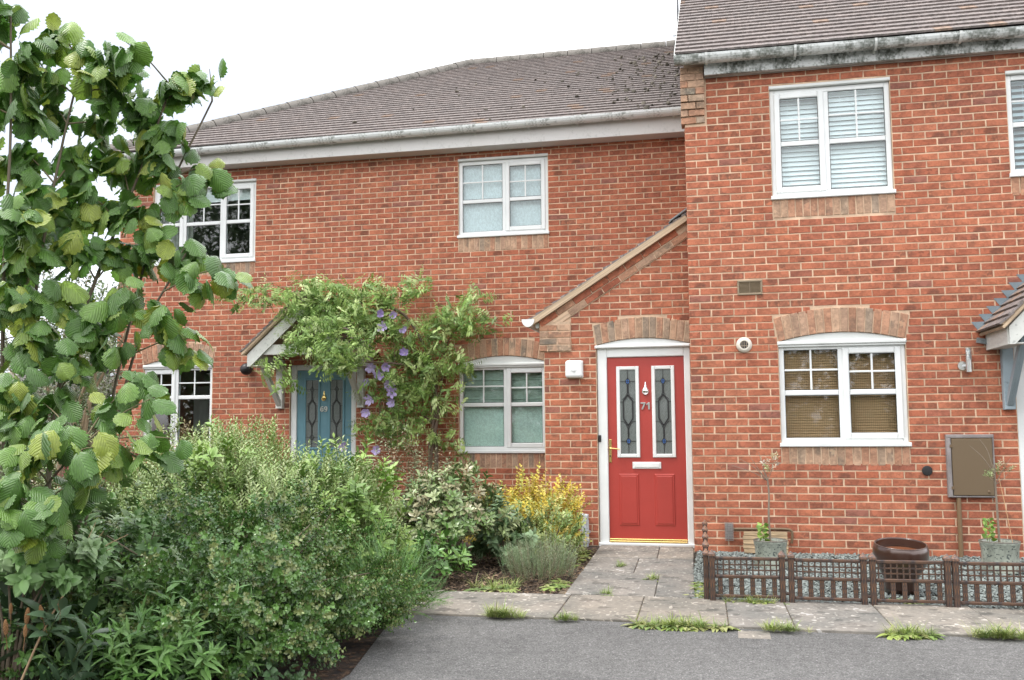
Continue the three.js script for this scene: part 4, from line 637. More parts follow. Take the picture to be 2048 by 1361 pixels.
{
  const slabTex = tex(1024, (u, v, i, j) => { const c = fbm(u, v, 6, 5, 231), f = fbm(u, v, 60, 3, 233), l = smooth(0.775, 0.81, fbm(u, v, 22, 2, 237)) * 0.3, l2 = smooth(0.77, 0.80, fbm(u, v, 48, 2, 239)) * 0.24, d = smooth(0.6, 0.75, fbm(u, v, 14, 4, 241)) * 0.14, b = 0.72 + (c - 0.5) * 0.22 + (f - 0.5) * 0.16 + (hash2(i, j, 31) - 0.5) * 0.1 - d + l + l2; return [b + (c - 0.5) * 0.06, b * 0.985 + (c - 0.5) * 0.02, b * 0.95]; }, { rep: 0.85 });
  const mats = [[0.38, 0.36, 0.335], [0.36, 0.345, 0.33], [0.40, 0.375, 0.345], [0.385, 0.355, 0.32]].map((c) => std({ color: lin(...c), map: slabTex, bumpMap: slabTex, bumpScale: 0.003, roughness: 0.92 }));
  const pr = rng(5), path = new THREE.Group(); path.name = 'paving'; path.userData.kind = 'structure'; scene.add(path);
  const slabAt = (name, q, y) => { const c = [0, 1].map((k) => q.reduce((s, p) => s + p[k], 0) / 4), uo = pr() * 4, vo = pr() * 4, g = block(q.map((p) => [p[0] - c[0], -(p[1] - c[1])]), 0, 0.06, 0.005, null, uo, vo).rotateX(-Math.PI / 2), o = mesh(name, g, mats[Math.floor(pr() * 4)], path); o.position.set(c[0], y + (pr() - 0.5) * 0.006, c[1]); o.rotation.set((pr() - 0.5) * 0.006, 0, (pr() - 0.5) * 0.006); };
  const Q = (x0, x1, z0, z1, s0 = 0, s1 = 0) => [[x0 + s1, z1], [x1 + s1, z1], [x1 + s0, z0], [x0 + s0, z0]];
  const sk = (z) => (z - 2.2) * 0.033, g = 0.003;
  const zs = [2.16, 3.1, 4.05, 5.14];
  for (let k = 0; k < 3; k++) { const m = k === 0 ? [2.165, 2.79, 3.135] : k === 1 ? [2.165, 2.62, 3.135] : [2.165, 2.84, 3.135]; for (let i = 0; i < 2; i++) slabAt('slab', Q(m[i] + g, m[i + 1] - g, zs[k] + g, zs[k + 1] - g, sk(zs[k]), sk(zs[k + 1])), 0.012); }
  const xs = [0.3, 1.32, 2.31, 2.86, 3.45, 3.86, 4.46, 5.1, 5.75, 6.4, 7.2]; for (let i = 0; i + 1 < xs.length; i++) slabAt('edging_slab', Q(xs[i] + g, xs[i + 1] - g, 5.14 + g + 0.012 * Math.sin(i * 2), 6.02 + (xs[i] > 3 ? 0.08 : 0) + 0.02 * Math.sin(i * 3), 0, 0.02), 0.01);
  const gs = new THREE.Mesh(merge([box(0.3, 7.2, -0.03, 0.001, 5.12, 6.0), box(2.2, 3.16, -0.03, 0.002, 2.2, 5.11)]), std({ color: lin(0.26, 0.23, 0.18), map: soilTex, roughness: 1 })); gs.name = 'bedding'; path.add(gs);
  // small square of paving let into the tarmac edge
  slabAt('edging_slab', Q(3.52, 3.72, 6.14, 6.36), -0.002);
  // grey green slate chippings
  structure('gravel_bed', sheet([[3.12, 2.45], [8, 2.45], [8, 5.16], [3.2, 5.16]], -0.01), std({ color: lin(0.14, 0.16, 0.15), map: soilTex, roughness: 1 }));
  const stone = new THREE.IcosahedronGeometry(1, 0), sp = stone.attributes.position, sr = rng(3), hm = new Map(); for (let i = 0; i < sp.count; i++) { const k = [sp.getX(i), sp.getY(i), sp.getZ(i)].map((v) => v.toFixed(2)).join(); if (!hm.has(k)) hm.set(k, 0.7 + sr() * 0.55); const f = hm.get(k); sp.setXYZ(i, sp.getX(i) * f, sp.getY(i) * f, sp.getZ(i) * f); } stone.computeVertexNormals();
  const n = 24000, im = new THREE.InstancedMesh(stone, std({ color: lin(1, 1, 1), roughness: 0.8 }), n), m = new THREE.Matrix4(), e = new THREE.Euler();
  for (let i = 0; i < n; i++) { const x = 3.19 + sr() * (i < 19000 ? 3.3 : 1.2), z = 2.46 + sr() * 2.72, s = 0.006 + sr() * 0.010; m.compose(new THREE.Vector3(x, -0.006 + sr() * 0.014, z), new THREE.Quaternion().setFromEuler(e.set((sr() - 0.5) * 1.2, sr() * 6, (sr() - 0.5) * 1.2)), new THREE.Vector3(s * (1 + sr()), s * 0.6, s)); im.setMatrixAt(i, m); const b = 0.09 + sr() * 0.17; im.setColorAt(i, lin(b * 0.9, b * 1.02, b * 0.96)); }
  im.name = 'slate_chippings'; im.userData.kind = 'stuff'; tag(im, 'grey green slate chippings between the fence and the wall', 'gravel'); scene.add(im);
  // bark and dead leaves on the bed
  const n2 = 7000, im2 = new THREE.InstancedMesh(new THREE.BoxGeometry(1, 0.16, 0.35), std({ color: lin(1, 1, 1), roughness: 1 }), n2); const cr = rng(6);
  for (let i = 0; i < n2; i++) { const x = 0.5 + cr() * 1.75, z = 2.4 + cr() * 2.75, s = 0.01 + cr() * 0.03; m.compose(new THREE.Vector3(x, -0.008 + cr() * 0.015, z), new THREE.Quaternion().setFromEuler(e.set((cr() - 0.5) * 0.7, cr() * 6, (cr() - 0.5) * 0.7)), new THREE.Vector3(s, s * 0.7, s)); im2.setMatrixAt(i, m); const b = 0.04 + cr() * cr() * 0.3; im2.setColorAt(i, lin(b, b * 0.68, b * 0.45)); }
  im2.name = 'bark_mulch'; im2.userData.kind = 'stuff'; tag(im2, 'brown bark mulch and dead leaves under the shrubs beside the path', 'mulch'); scene.add(im2);
}
// ================================================================== plants
const leafMat = (o = {}) => new THREE.MeshPhysicalMaterial({ color: lin(1, 1, 1), roughness: 0.5, transmission: 0.3, thickness: 0, side: THREE.DoubleSide, ...o });
// a leaf blade from the origin along +y, facing +z: folded on the midrib, curled, with `teeth`
function leaf(len, wid, { seg = 4, fold = 0.25, curl = 0.25, peak = 0.42, tip = 1, teeth = 0, stalk = 0 } = {}) {
  const P = [], I = [], U = [];
  for (let i = 0; i <= seg; i++) {
    const t = i / seg, k = t < peak ? Math.pow(Math.sin(t / peak * Math.PI / 2), 0.75) : Math.pow(Math.max(0, Math.cos((t - peak) / (1 - peak) * Math.PI / 2)), tip), w = wid / 2 * k * (1 + (teeth && i % 2 ? teeth : 0)), y = stalk + len * t, z = -curl * len * t * t;
    P.push(-w, y - (teeth && i % 2 ? teeth * 0.1 * len : 0), z + w * fold, 0, y, z, w, y - (teeth && i % 2 ? teeth * 0.1 * len : 0), z + w * fold); U.push(0.5 - k / 2, t, 0.5, t, 0.5 + k / 2, t);
    if (i) { const a = (i - 1) * 3, b = i * 3; I.push(a, a + 1, b, a + 1, b + 1, b, a + 1, a + 2, b + 1, a + 2, b + 2, b + 1); }
  }
  const g = new THREE.BufferGeometry(); g.setAttribute('position', new THREE.Float32BufferAttribute(P, 3)); g.setAttribute('uv', new THREE.Float32BufferAttribute(U, 2)); g.setIndex(I); g.computeVertexNormals(); return g;
}
const UP = new THREE.Vector3(0, 1, 0);
function aim(dir, spin = 0) { return new THREE.Quaternion().setFromUnitVectors(UP, dir.clone().normalize()).multiply(q0([0, 1, 0], spin)); }
// a shoot: stem along +y carrying n leaves; kind of arrangement by angle step and lean
function shoot(L, n, leafG, { step = 2.4, lean = 0.9, from = 0.1, whorl = 1, sr = 0.0016, stemCol = [0.9, 0.7, 0.45], bend = 0.2, grow = 0.7, seed = 1, flat = 0 } = {}) {
  const r = rng(seed), parts = [], pt = (t) => [bend * L * t * t * 0.5, L * t, 0], col = (g, c) => { g = g.index ? g.toNonIndexed() : g; const N = g.attributes.position.count; g.setAttribute('color', new THREE.Float32BufferAttribute(Array.from({ length: N }, () => c).flat(), 3)); return g; };
  parts.push(col(tube([pt(0), pt(0.5), pt(1)], sr, sr * 0.5, 3, 3), stemCol));
  for (let i = 0; i < n; i++) {
    const t = from + (1 - from) * (i / Math.max(1, n - 1)), last = i === n - 1 ? 0.25 : 1;
    for (let w = 0; w < whorl; w++) {
      const s = (grow + (1 - grow) * Math.sin(t * Math.PI)) * (0.8 + r() * 0.4), az = flat ? (i % 2 ? 0 : Math.PI) + (r() - 0.5) * 0.5 : i * step + w * 2 * Math.PI / whorl + (r() - 0.5) * 0.6, ln = lean * last * (0.8 + r() * 0.4);
      const q = q0([0, 1, 0], az).multiply(q0([1, 0, 0], ln)).multiply(q0([0, 1, 0], Math.PI + (r() - 0.5) * 0.5)), b = 0.85 + r() * 0.3, g = leafG.clone().scale(s, s, s).applyQuaternion(q).translate(...pt(t));
      parts.push(col(g, [b, b, b]));
    }
  }
  return merge(parts);
}
class Scatter {                                          // instances of one shoot with colours
  constructor(geo, mat) { Object.assign(this, { geo, mat, m: [], c: [] }); }
  add(p, dir, s, color, spin, sx = s) { this.m.push(new THREE.Matrix4().compose(new THREE.Vector3(...p), aim(dir, spin), new THREE.Vector3(sx, s, sx))); this.c.push(color); }
  done(name, parent) { const o = new THREE.InstancedMesh(this.geo, this.mat, this.m.length); this.m.forEach((m, i) => { o.setMatrixAt(i, m); o.setColorAt(i, this.c[i]); }); o.name = name; o.userData.kind = 'stuff'; parent.add(o); return o; }
}
const mix3 = (pal, r, k = 0.35) => { const c = pal[Math.floor(r() * pal.length)], f = 1 + (r() - 0.5) * k; return lin(c[0] * f, c[1] * f, c[2] * f); };
const noise3 = (x, y, z, s) => (vnoise(x + 31, y + 17, 4096, s) + vnoise(y + 57, z + 23, 4096, s + 3) + vnoise(z + 71, x + 11, 4096, s + 7)) / 3;
// a rounded shrub: shoots through an uneven dome, thickest near its skin
function shrub(name, label, o) {
  const r = rng(o.seed), t = thing(name, label, o.category ?? 'shrub', [o.x, 0, o.z], 0, o.group), rx = o.rx, rz = o.rz ?? o.rx, h = o.h, y0 = o.y0 ?? 0, S = o.shoots.map((g) => new Scatter(g, o.mat ?? (o.mat = leafMat(o.matOpts)))), v = new THREE.Vector3();
  const rdir = () => { const az = r() * Math.PI * 2, cy = Math.pow(r(), 0.75), e = Math.acos(1 - cy), d = new THREE.Vector3(Math.cos(az) * Math.cos(Math.PI / 2 - e), Math.sin(Math.PI / 2 - e), Math.sin(az) * Math.cos(Math.PI / 2 - e)); if (o.low && r() < o.low) d.y = -r() * 0.5; return d; };
  const cl = o.clumps ? Array.from({ length: o.clumps }, () => ({ d: rdir(), k: 0.72 + r() * 0.4 })) : null;
  for (let i = 0; i < o.n; i++) {
    const C = cl && cl[Math.floor(r() * cl.length)], dir = C ? C.d.clone().add(new THREE.Vector3((r() + r() - 1) * o.spread, (r() + r() - 1) * o.spread * 0.45, (r() + r() - 1) * o.spread)) : rdir();
    if (C) { const l = dir.length(); if (l > 1.02) dir.multiplyScalar(1.02 / l); }
    const lump = 1 + (noise3(dir.x * 2.6 + o.seed, dir.y * 2.6, dir.z * 2.6, o.seed) - 0.5) * (o.lump ?? 0.9), k = lump * (C ? C.k : 1) * (1 - Math.pow(r(), o.skin ?? 2.2) * (o.thick ?? 0.55));
    const p = [dir.x * rx * k, y0 + Math.max(0.012, (dir.y < 0 ? (h - y0) * 0.35 * (1 + dir.y * 1.6) : (dir.y * 0.9 + 0.1) * (h - y0)) * k), dir.z * rz * k];
    v.set(dir.x * (o.out ?? 1), Math.max(0.05, dir.y) * (o.up ?? 1) + (o.lift ?? 0.35), dir.z * (o.out ?? 1)).add(new THREE.Vector3(r() - 0.5, r() - 0.5, r() - 0.5).multiplyScalar(o.wild ?? 0.9));
    S[Math.floor(r() * S.length)].add(p, v, o.size * (0.7 + r() * 0.6), mix3(o.colors, r), r() * 6.28);
  }
  if (o.stems) { const g = []; for (let i = 0; i < o.stems; i++) { const a = r() * 6.28, d = 0.5 + r() * 0.45; g.push(tube([[Math.cos(a) * 0.04, -0.02, Math.sin(a) * 0.04], [Math.cos(a) * rx * d * 0.35, h * 0.35, Math.sin(a) * rz * d * 0.35], [Math.cos(a + 0.3) * rx * d, h * (0.5 + r() * 0.4), Math.sin(a + 0.3) * rz * d]], o.stemR ?? 0.012, 0.003, 6, 8)); } mesh('stems', g, M.bark, t); }
  S.forEach((s) => s.m.length && s.done('foliage', t));
  return t;
}
const G = {};
{
  const small = leaf(0.025, 0.020, { seg: 2, curl: 0.1, fold: 0.2, peak: 0.5 });
  G.coto = [1, 2, 3].map((s) => shoot(0.10, 11, small, { lean: 1.1, sr: 0.001, stemCol: [0.6, 0.35, 0.25], bend: 0.5, seed: s, grow: 0.6 }));
  const nit = leaf(0.030, 0.012, { seg: 2, curl: 0.15 });
  G.pale = [4, 5].map((s) => shoot(0.2, 24, nit, { lean: 0.8, sr: 0.0014, stemCol: [0.8, 0.55, 0.35], bend: 0.25, seed: s }));
  const lance = leaf(0.10, 0.021, { seg: 4, curl: 0.28, peak: 0.35 });
  G.lance = [6, 7].map((s) => shoot(0.22, 13, lance, { lean: 1.05, sr: 0.0025, stemCol: [0.7, 0.7, 0.4], seed: s, grow: 0.6 }));
  const oval = leaf(0.06, 0.026, { seg: 3, curl: 0.2, peak: 0.55 });
  G.rhodo = [8, 9].map((s) => shoot(0.10, 9, oval, { lean: 1.0, from: 0.35, sr: 0.003, stemCol: [0.6, 0.5, 0.35], seed: s }));
  const eu = leaf(0.034, 0.024, { seg: 2, curl: 0.15 });
  G.euon = [10, 11].map((s) => shoot(0.15, 14, eu, { lean: 0.95, seed: s, whorl: 1, step: 1.57 }));
  const ovalS = leaf(0.042, 0.019, { seg: 3, curl: 0.2 });
  G.laurel = [12, 13].map((s) => shoot(0.12, 11, ovalS, { lean: 0.9, seed: s, from: 0.2 }));
  const nand = leaf(0.038, 0.016, { seg: 2, curl: 0.3 });
  G.nand = [14, 15].map((s) => shoot(0.16, 12, nand, { lean: 1.2, seed: s, stemCol: [1, 0.5, 0.3] }));
  const lav = leaf(0.03, 0.0034, { seg: 2, curl: 0.1, fold: 0 });
  G.lav = [16, 17].map((s) => shoot(0.26, 26, lav, { lean: 0.5, sr: 0.0012, seed: s, stemCol: [0.9, 0.8, 0.6], bend: 0.15 }));
  const broad = leaf(0.085, 0.05, { seg: 4, curl: 0.3, peak: 0.45 });
  G.broad = [18, 19].map((s) => shoot(0.16, 8, broad, { lean: 1.15, seed: s, sr: 0.003, whorl: 2, step: 1.57, from: 0.3 }));
  const big = leaf(0.17, 0.055, { seg: 5, curl: 0.25, peak: 0.5 });
  G.big = [20].map((s) => shoot(0.16, 9, big, { lean: 1.1, seed: s, sr: 0.005 }));
  const fern = leaf(0.018, 0.004, { seg: 2, fold: 0, curl: 0.05 });
  G.fern = [21, 22].map((s) => shoot(0.16, 46, fern, { lean: 1.0, sr: 0.001, seed: s, flat: 1, bend: 0.5, from: 0.15 }));
  const wl = leaf(0.072, 0.026, { seg: 2, curl: 0.3, peak: 0.35 });
  G.wist = [23, 24, 25].map((s) => shoot(0.2, 13, wl, { lean: 1.25, sr: 0.0013, seed: s, flat: 1, bend: 0.9, from: 0.2, stemCol: [0.9, 1, 0.6], grow: 0.6 }));
  const iv = leaf(0.04, 0.036, { seg: 3, curl: 0.2, peak: 0.3 });
  G.ivy = [26].map((s) => shoot(0.14, 9, iv, { lean: 1.1, seed: s, bend: 0.8 }));
  const bl = leaf(0.11, 0.005, { seg: 3, curl: 0.45, fold: 0.1, peak: 0.2 });
  G.grass = [27, 28].map((s) => { const r = rng(s), p = []; for (let i = 0; i < 14; i++) p.push(bl.clone().scale(1, 0.5 + r() * 0.7, 1).applyQuaternion(q0([0, 1, 0], r() * 6.28).multiply(q0([1, 0, 0], -0.15 - r() * 0.75))).translate((r() - 0.5) * 0.03, 0, (r() - 0.5) * 0.02)); return merge(p); });
  const dl = leaf(0.10, 0.026, { seg: 5, curl: 0.5, peak: 0.6, teeth: 0.25 });
  G.dand = [29, 30].map((s) => { const r = rng(s), p = []; for (let i = 0; i < 9; i++) p.push(dl.clone().scale(1, 0.6 + r() * 0.6, 1).applyQuaternion(q0([0, 1, 0], i * 0.75 + r()).multiply(q0([1, 0, 0], -1.0 - r() * 0.35)))); return merge(p); });
}
const VC = { vertexColors: true };
// --- shrubs of the planting bed, from the drive back to the wall
shrub('cotoneaster_bush', 'big dark small-leaved bush spilling onto the tarmac', { seed: 101, x: 0.6, z: 7.1, rx: 1.06, rz: 1.1, h: 0.86, n: 13500, size: 0.9, shoots: G.coto, colors: [[0.068, 0.155, 0.03], [0.052, 0.12, 0.026], [0.098, 0.20, 0.04], [0.085, 0.16, 0.036], [0.17, 0.21, 0.07]], matOpts: { ...VC, roughness: 0.24, transmission: 0.1 }, stems: 14, low: 0.3, clumps: 250, spread: 0.11, lump: 0.9, thick: 0.6, wild: 0.75, lift: 0.02, up: 0.35 });
shrub('pale_shrub', 'pale yellow-green fine-leaved shrub in front of the blue door', { seed: 102, x: -0.45, z: 5.05, rx: 1.15, rz: 0.65, h: 1.12, n: 4200, size: 1.25, shoots: G.pale, colors: [[0.32, 0.44, 0.15], [0.38, 0.50, 0.19], [0.26, 0.38, 0.12], [0.42, 0.50, 0.24]], matOpts: VC, stems: 16, up: 1.6, lift: 0.8, lump: 0.7, wild: 0.6 });
shrub('glossy_hedge', 'low glossy hedge under the lower left window', { seed: 103, x: -2.45, z: 3.35, rx: 1.5, rz: 0.6, h: 1.2, n: 1900, size: 1.2, shoots: G.laurel, colors: [[0.17, 0.25, 0.08], [0.24, 0.31, 0.11], [0.30, 0.33, 0.14], [0.13, 0.20, 0.06], [0.26, 0.21, 0.10]], matOpts: { ...VC, roughness: 0.3, transmission: 0.15 }, stems: 10, lift: 0.7, lump: 0.5 });
shrub('lime_rhododendron', 'lime green large-leaved shrub rising behind the dark bush', { seed: 104, x: 0.52, z: 5.25, rx: 0.42, rz: 0.35, h: 1.04, n: 260, size: 1.5, shoots: G.rhodo, colors: [[0.22, 0.36, 0.07], [0.28, 0.42, 0.09], [0.17, 0.30, 0.06]], matOpts: VC, stems: 8, lift: 0.9 });
shrub('lime_rhododendron', 'lime green leaf tuft among the pale shrub left of the blue door', { seed: 105, x: -0.42, z: 5.5, rx: 0.24, rz: 0.2, h: 1.06, n: 90, size: 1.5, shoots: G.rhodo, colors: [[0.22, 0.36, 0.07], [0.28, 0.42, 0.09]], matOpts: VC, stems: 6, lift: 0.9, y0: 0.4 });
shrub('red_tinged_shrub', 'pale shrub with reddish shoot tips below the climber', { seed: 106, x: 0.18, z: 2.9, rx: 0.72, rz: 0.5, h: 1.02, n: 850, size: 1.2, shoots: G.nand, colors: [[0.22, 0.27, 0.13], [0.28, 0.31, 0.17], [0.17, 0.23, 0.11], [0.28, 0.2, 0.12]], matOpts: VC, stems: 14, up: 1.5, lift: 0.7, lump: 0.8 });
shrub('pieris_bush', 'grey-green leathery shrub on bare stems beside the mulch', { seed: 107, x: 1.0, z: 3.85, rx: 0.5, rz: 0.42, h: 0.84, y0: 0.22, n: 520, size: 1.15, shoots: G.rhodo, colors: [[0.16, 0.24, 0.08], [0.24, 0.31, 0.13], [0.30, 0.35, 0.17], [0.13, 0.22, 0.06], [0.32, 0.30, 0.17]], matOpts: { ...VC, roughness: 0.33, transmission: 0.15 }, stems: 12, stemR: 0.014, lift: 0.6, low: 0.1 });
shrub('low_rhododendron', 'bright green low rhododendron on the mulch at the slab edge', { seed: 108, x: 1.05, z: 4.7, rx: 0.24, rz: 0.2, h: 0.36, n: 62, size: 1.35, shoots: G.rhodo, colors: [[0.13, 0.27, 0.06], [0.18, 0.33, 0.07], [0.10, 0.2, 0.06]], matOpts: { ...VC, roughness: 0.35 }, stems: 6, lift: 0.8 });
shrub('golden_euonymus', 'golden yellow shrub against the porch corner', { seed: 109, x: 1.46, z: 2.85, rx: 0.5, rz: 0.36, h: 0.7, n: 1300, size: 0.95, shoots: G.euon, colors: [[0.62, 0.50, 0.06], [0.70, 0.57, 0.08], [0.52, 0.47, 0.07], [0.38, 0.40, 0.07], [0.70, 0.60, 0.18]], matOpts: VC, stems: 10, lift: 0.6, lump: 1.2 });
shrub('variegated_shrub', 'yellow-green shrub in front of the golden one', { seed: 110, x: 1.78, z: 3.5, rx: 0.36, rz: 0.26, h: 0.5, n: 340, size: 1.0, shoots: G.laurel, colors: [[0.28, 0.36, 0.11], [0.36, 0.42, 0.15], [0.18, 0.28, 0.07]], matOpts: { ...VC, roughness: 0.4 }, stems: 6, lift: 0.8 });
shrub('dark_leaved_shrub', 'dark blue-green seedling shrub between the golden shrub and the lavender', { seed: 111, x: 1.5, z: 3.75, rx: 0.24, rz: 0.2, h: 0.55, n: 46, size: 1.0, shoots: G.broad, colors: [[0.13, 0.22, 0.09], [0.19, 0.28, 0.15]], matOpts: VC, stems: 5, lift: 0.6 });
shrub('lavender', 'grey-green lavender clump at the corner of the slabs', { seed: 112, x: 1.95, z: 4.5, rx: 0.25, rz: 0.24, h: 0.17, n: 460, size: 0.78, shoots: G.lav, colors: [[0.23, 0.31, 0.17], [0.30, 0.37, 0.22], [0.19, 0.26, 0.13], [0.28, 0.26, 0.18]], matOpts: VC, category: 'lavender', up: 2.2, lift: 0.9, out: 0.5, wild: 0.5 });
shrub('feathery_fern', 'feathery bright green plant at the right flank of the dark bush', { seed: 113, x: 1.22, z: 6.15, rx: 0.26, rz: 0.26, h: 0.44, n: 420, size: 1.1, shoots: G.fern, colors: [[0.12, 0.27, 0.06], [0.16, 0.33, 0.08], [0.09, 0.2, 0.05]], matOpts: VC, category: 'fern', lift: 0.3 });
shrub('lance_leaved_plant', 'upright plant with long pointed leaves at the bottom of the photo', { seed: 114, x: 0.62, z: 7.95, rx: 0.5, rz: 0.36, h: 0.42, n: 200, size: 0.95, shoots: G.lance, colors: [[0.13, 0.28, 0.06], [0.17, 0.34, 0.08], [0.10, 0.23, 0.05], [0.20, 0.36, 0.11]], matOpts: { ...VC, roughness: 0.42 }, category: 'plant', up: 1.8, lift: 0.9, wild: 0.8, thick: 0.8, skin: 1.2 });
shrub('dogwood_shrub', 'broad-leaved shrub below the hazel branches', { seed: 115, x: 0.02, z: 7.55, rx: 0.55, rz: 0.45, h: 0.86, n: 230, size: 0.9, shoots: G.broad, colors: [[0.13, 0.26, 0.07], [0.18, 0.32, 0.10], [0.10, 0.20, 0.06], [0.26, 0.36, 0.18]], matOpts: VC, stems: 10, lift: 0.5 });
shrub('ivy_groundcover', 'dark green leafy undergrowth at the left of the bed', { seed: 116, x: -0.5, z: 6.9, rx: 1.2, rz: 1.5, h: 0.72, n: 1500, size: 1.1, shoots: [...G.ivy, ...G.laurel], colors: [[0.08, 0.18, 0.04], [0.12, 0.24, 0.06], [0.07, 0.14, 0.035], [0.16, 0.26, 0.08]], matOpts: { ...VC, roughness: 0.4, transmission: 0.15 }, stems: 8, lift: 0.4, low: 0.15 });
shrub('ivy_groundcover', 'dark ivy and bramble in the shade under the long pointed leaves', { seed: 117, x: 0.75, z: 7.75, rx: 0.75, rz: 0.42, h: 0.24, n: 420, size: 0.9, shoots: [...G.ivy, ...G.coto], colors: [[0.05, 0.11, 0.035], [0.07, 0.14, 0.045]], matOpts: { ...VC, roughness: 0.4, transmission: 0.15 }, lift: 0.4, low: 0.2, thick: 0.9 });
shrub('background_hedge', 'tall flecked hedge beyond the left corner of the house', { seed: 118, x: -8.6, z: -2.8, rx: 2.6, rz: 1.6, h: 3.9, n: 3200, size: 2.1, shoots: G.laurel, colors: [[0.12, 0.17, 0.06], [0.16, 0.2, 0.08], [0.09, 0.13, 0.05], [0.32, 0.29, 0.2]], matOpts: VC, stems: 12, stemR: 0.03, lump: 0.6, category: 'hedge' });
shrub('dogwood_shrub', 'pale broad-leaved shrub hiding the foot of the hazel stems', { seed: 123, x: 0.02, z: 8.3, rx: 0.4, rz: 0.24, y0: 0.5, h: 1.0, n: 150, size: 0.75, shoots: G.broad, colors: [[0.13, 0.25, 0.07], [0.17, 0.31, 0.10], [0.09, 0.18, 0.05], [0.22, 0.33, 0.15]], matOpts: VC, stems: 8, lift: 0.5, low: 0.2 });
// --- across the drive, mirrored in the window panes
shrub('roadside_hedge', 'tall hedge across the drive facing the houses', { seed: 121, x: 0, z: 27, rx: 20, rz: 1.6, h: 6.0, n: 2600, size: 9, shoots: G.laurel, colors: [[0.08, 0.14, 0.05], [0.11, 0.18, 0.06]], matOpts: VC, lump: 0.3, category: 'hedge' });
shrub('garden_tree', 'broad tree left of the drive facing the three-light window', { seed: 122, x: -12.5, z: 14, rx: 4.2, rz: 3.5, h: 10.5, y0: 1.2, n: 1900, size: 6, shoots: G.laurel, colors: [[0.08, 0.14, 0.05], [0.11, 0.18, 0.06]], matOpts: VC, stems: 9, stemR: 0.16, lump: 0.5, category: 'tree' });
// --- plant with brown seed spikes
{
  const t = shrub('seed_spike_plant', 'big dark-leaved plant with brown seed spikes in the bottom left corner', { seed: 119, x: 0.12, z: 8.4, rx: 0.36, rz: 0.2, h: 0.4, n: 26, size: 0.95, shoots: G.big, colors: [[0.07, 0.13, 0.06], [0.10, 0.17, 0.09], [0.05, 0.10, 0.045]], matOpts: { ...VC, roughness: 0.35 }, category: 'plant', lift: 0.4 });
  const r = rng(31), sm = std({ color: lin(0.19, 0.10, 0.04), roughness: 0.95 }), bud = new THREE.IcosahedronGeometry(0.006, 0), mk = () => { const p = [tube([[0, -0.1, 0], [0.01, 0, 0]], 0.002)]; for (let i = 0; i < 60; i++) { const y = i / 60 * 0.085, w = 0.011 * Math.sin(Math.PI * (0.15 + 0.8 * i / 60)), a = i * 2.4; p.push(bud.clone().scale(1, 1.3, 1).translate(0.01 + Math.cos(a) * w, y, Math.sin(a) * w)); } return merge(p); }, g = mk();
  for (const [x, y, z] of [[0.1, 0.44, 0.12], [0.19, 0.40, 0.13], [0.26, 0.42, 0.1], [0.02, 0.41, 0.16], [0.31, 0.45, 0.05], [0.13, 0.36, 0.18], [-0.03, 0.48, 0.1], [0.22, 0.35, 0.18], [-0.06, 0.30, 0.2], [0.05, 0.33, 0.2]]) { const o = mesh('seed_spike', g, sm, t); o.position.set(x, y, z); o.rotation.set((r() - 0.5) * 0.5, r() * 6, (r() - 0.5) * 0.5); o.scale.setScalar(0.5 + r() * 0.3); }
  const d = thing('dry_stalk', 'dead tan stalk with branched top leaning over the dark leaves', 'stalk', [0.2, 0.05, 8.45]); const dm = std({ color: lin(0.36, 0.25, 0.15), roughness: 0.9 });
  mesh('stem', tube([[0, 0, 0], [0.1, 0.3, -0.06], [0.24, 0.62, -0.16]], 0.006, 0.004), dm, d); for (const [x, y, z] of [[0.3, 0.74, -0.2], [0.36, 0.66, -0.18], [0.24, 0.78, -0.22], [0.4, 0.72, -0.25]]) mesh('twig', tube([[0.2, 0.55, -0.13], [(0.22 + x) / 2, (0.6 + y) / 2, -0.17], [x, y, z]], 0.0035, 0.0015), dm, d);
  const hy = shrub('dusky_hydrangea', 'shrub with faded dark red flower heads under the hazel', { seed: 120, x: -0.28, z: 7.25, rx: 0.4, rz: 0.3, h: 1.02, n: 120, size: 0.9, shoots: G.broad, colors: [[0.12, 0.2, 0.06], [0.16, 0.25, 0.08]], matOpts: VC, stems: 8 });
  const fl = leaf(0.014, 0.013, { seg: 2 }), fm = leafMat({ transmission: 0.2 }), hr = rng(32), heads = [[0.1, 1.06, 0.15], [0.22, 1.0, 0.2], [-0.05, 1.03, 0.2], [0.3, 1.1, 0.05]];
  heads.forEach(([x, y, z]) => { const p = []; for (let i = 0; i < 60; i++) { const d2 = new THREE.Vector3(hr() - 0.5, hr() - 0.2, hr() - 0.5).normalize(); p.push(fl.clone().applyQuaternion(aim(d2, hr() * 6)).translate(d2.x * 0.04, d2.y * 0.03, d2.z * 0.04)); } const o = mesh('flower_head', p, std({ color: lin(0.25, 0.05, 0.06), roughness: 0.8, side: THREE.DoubleSide }), hy); o.position.set(x, y, z); });
}
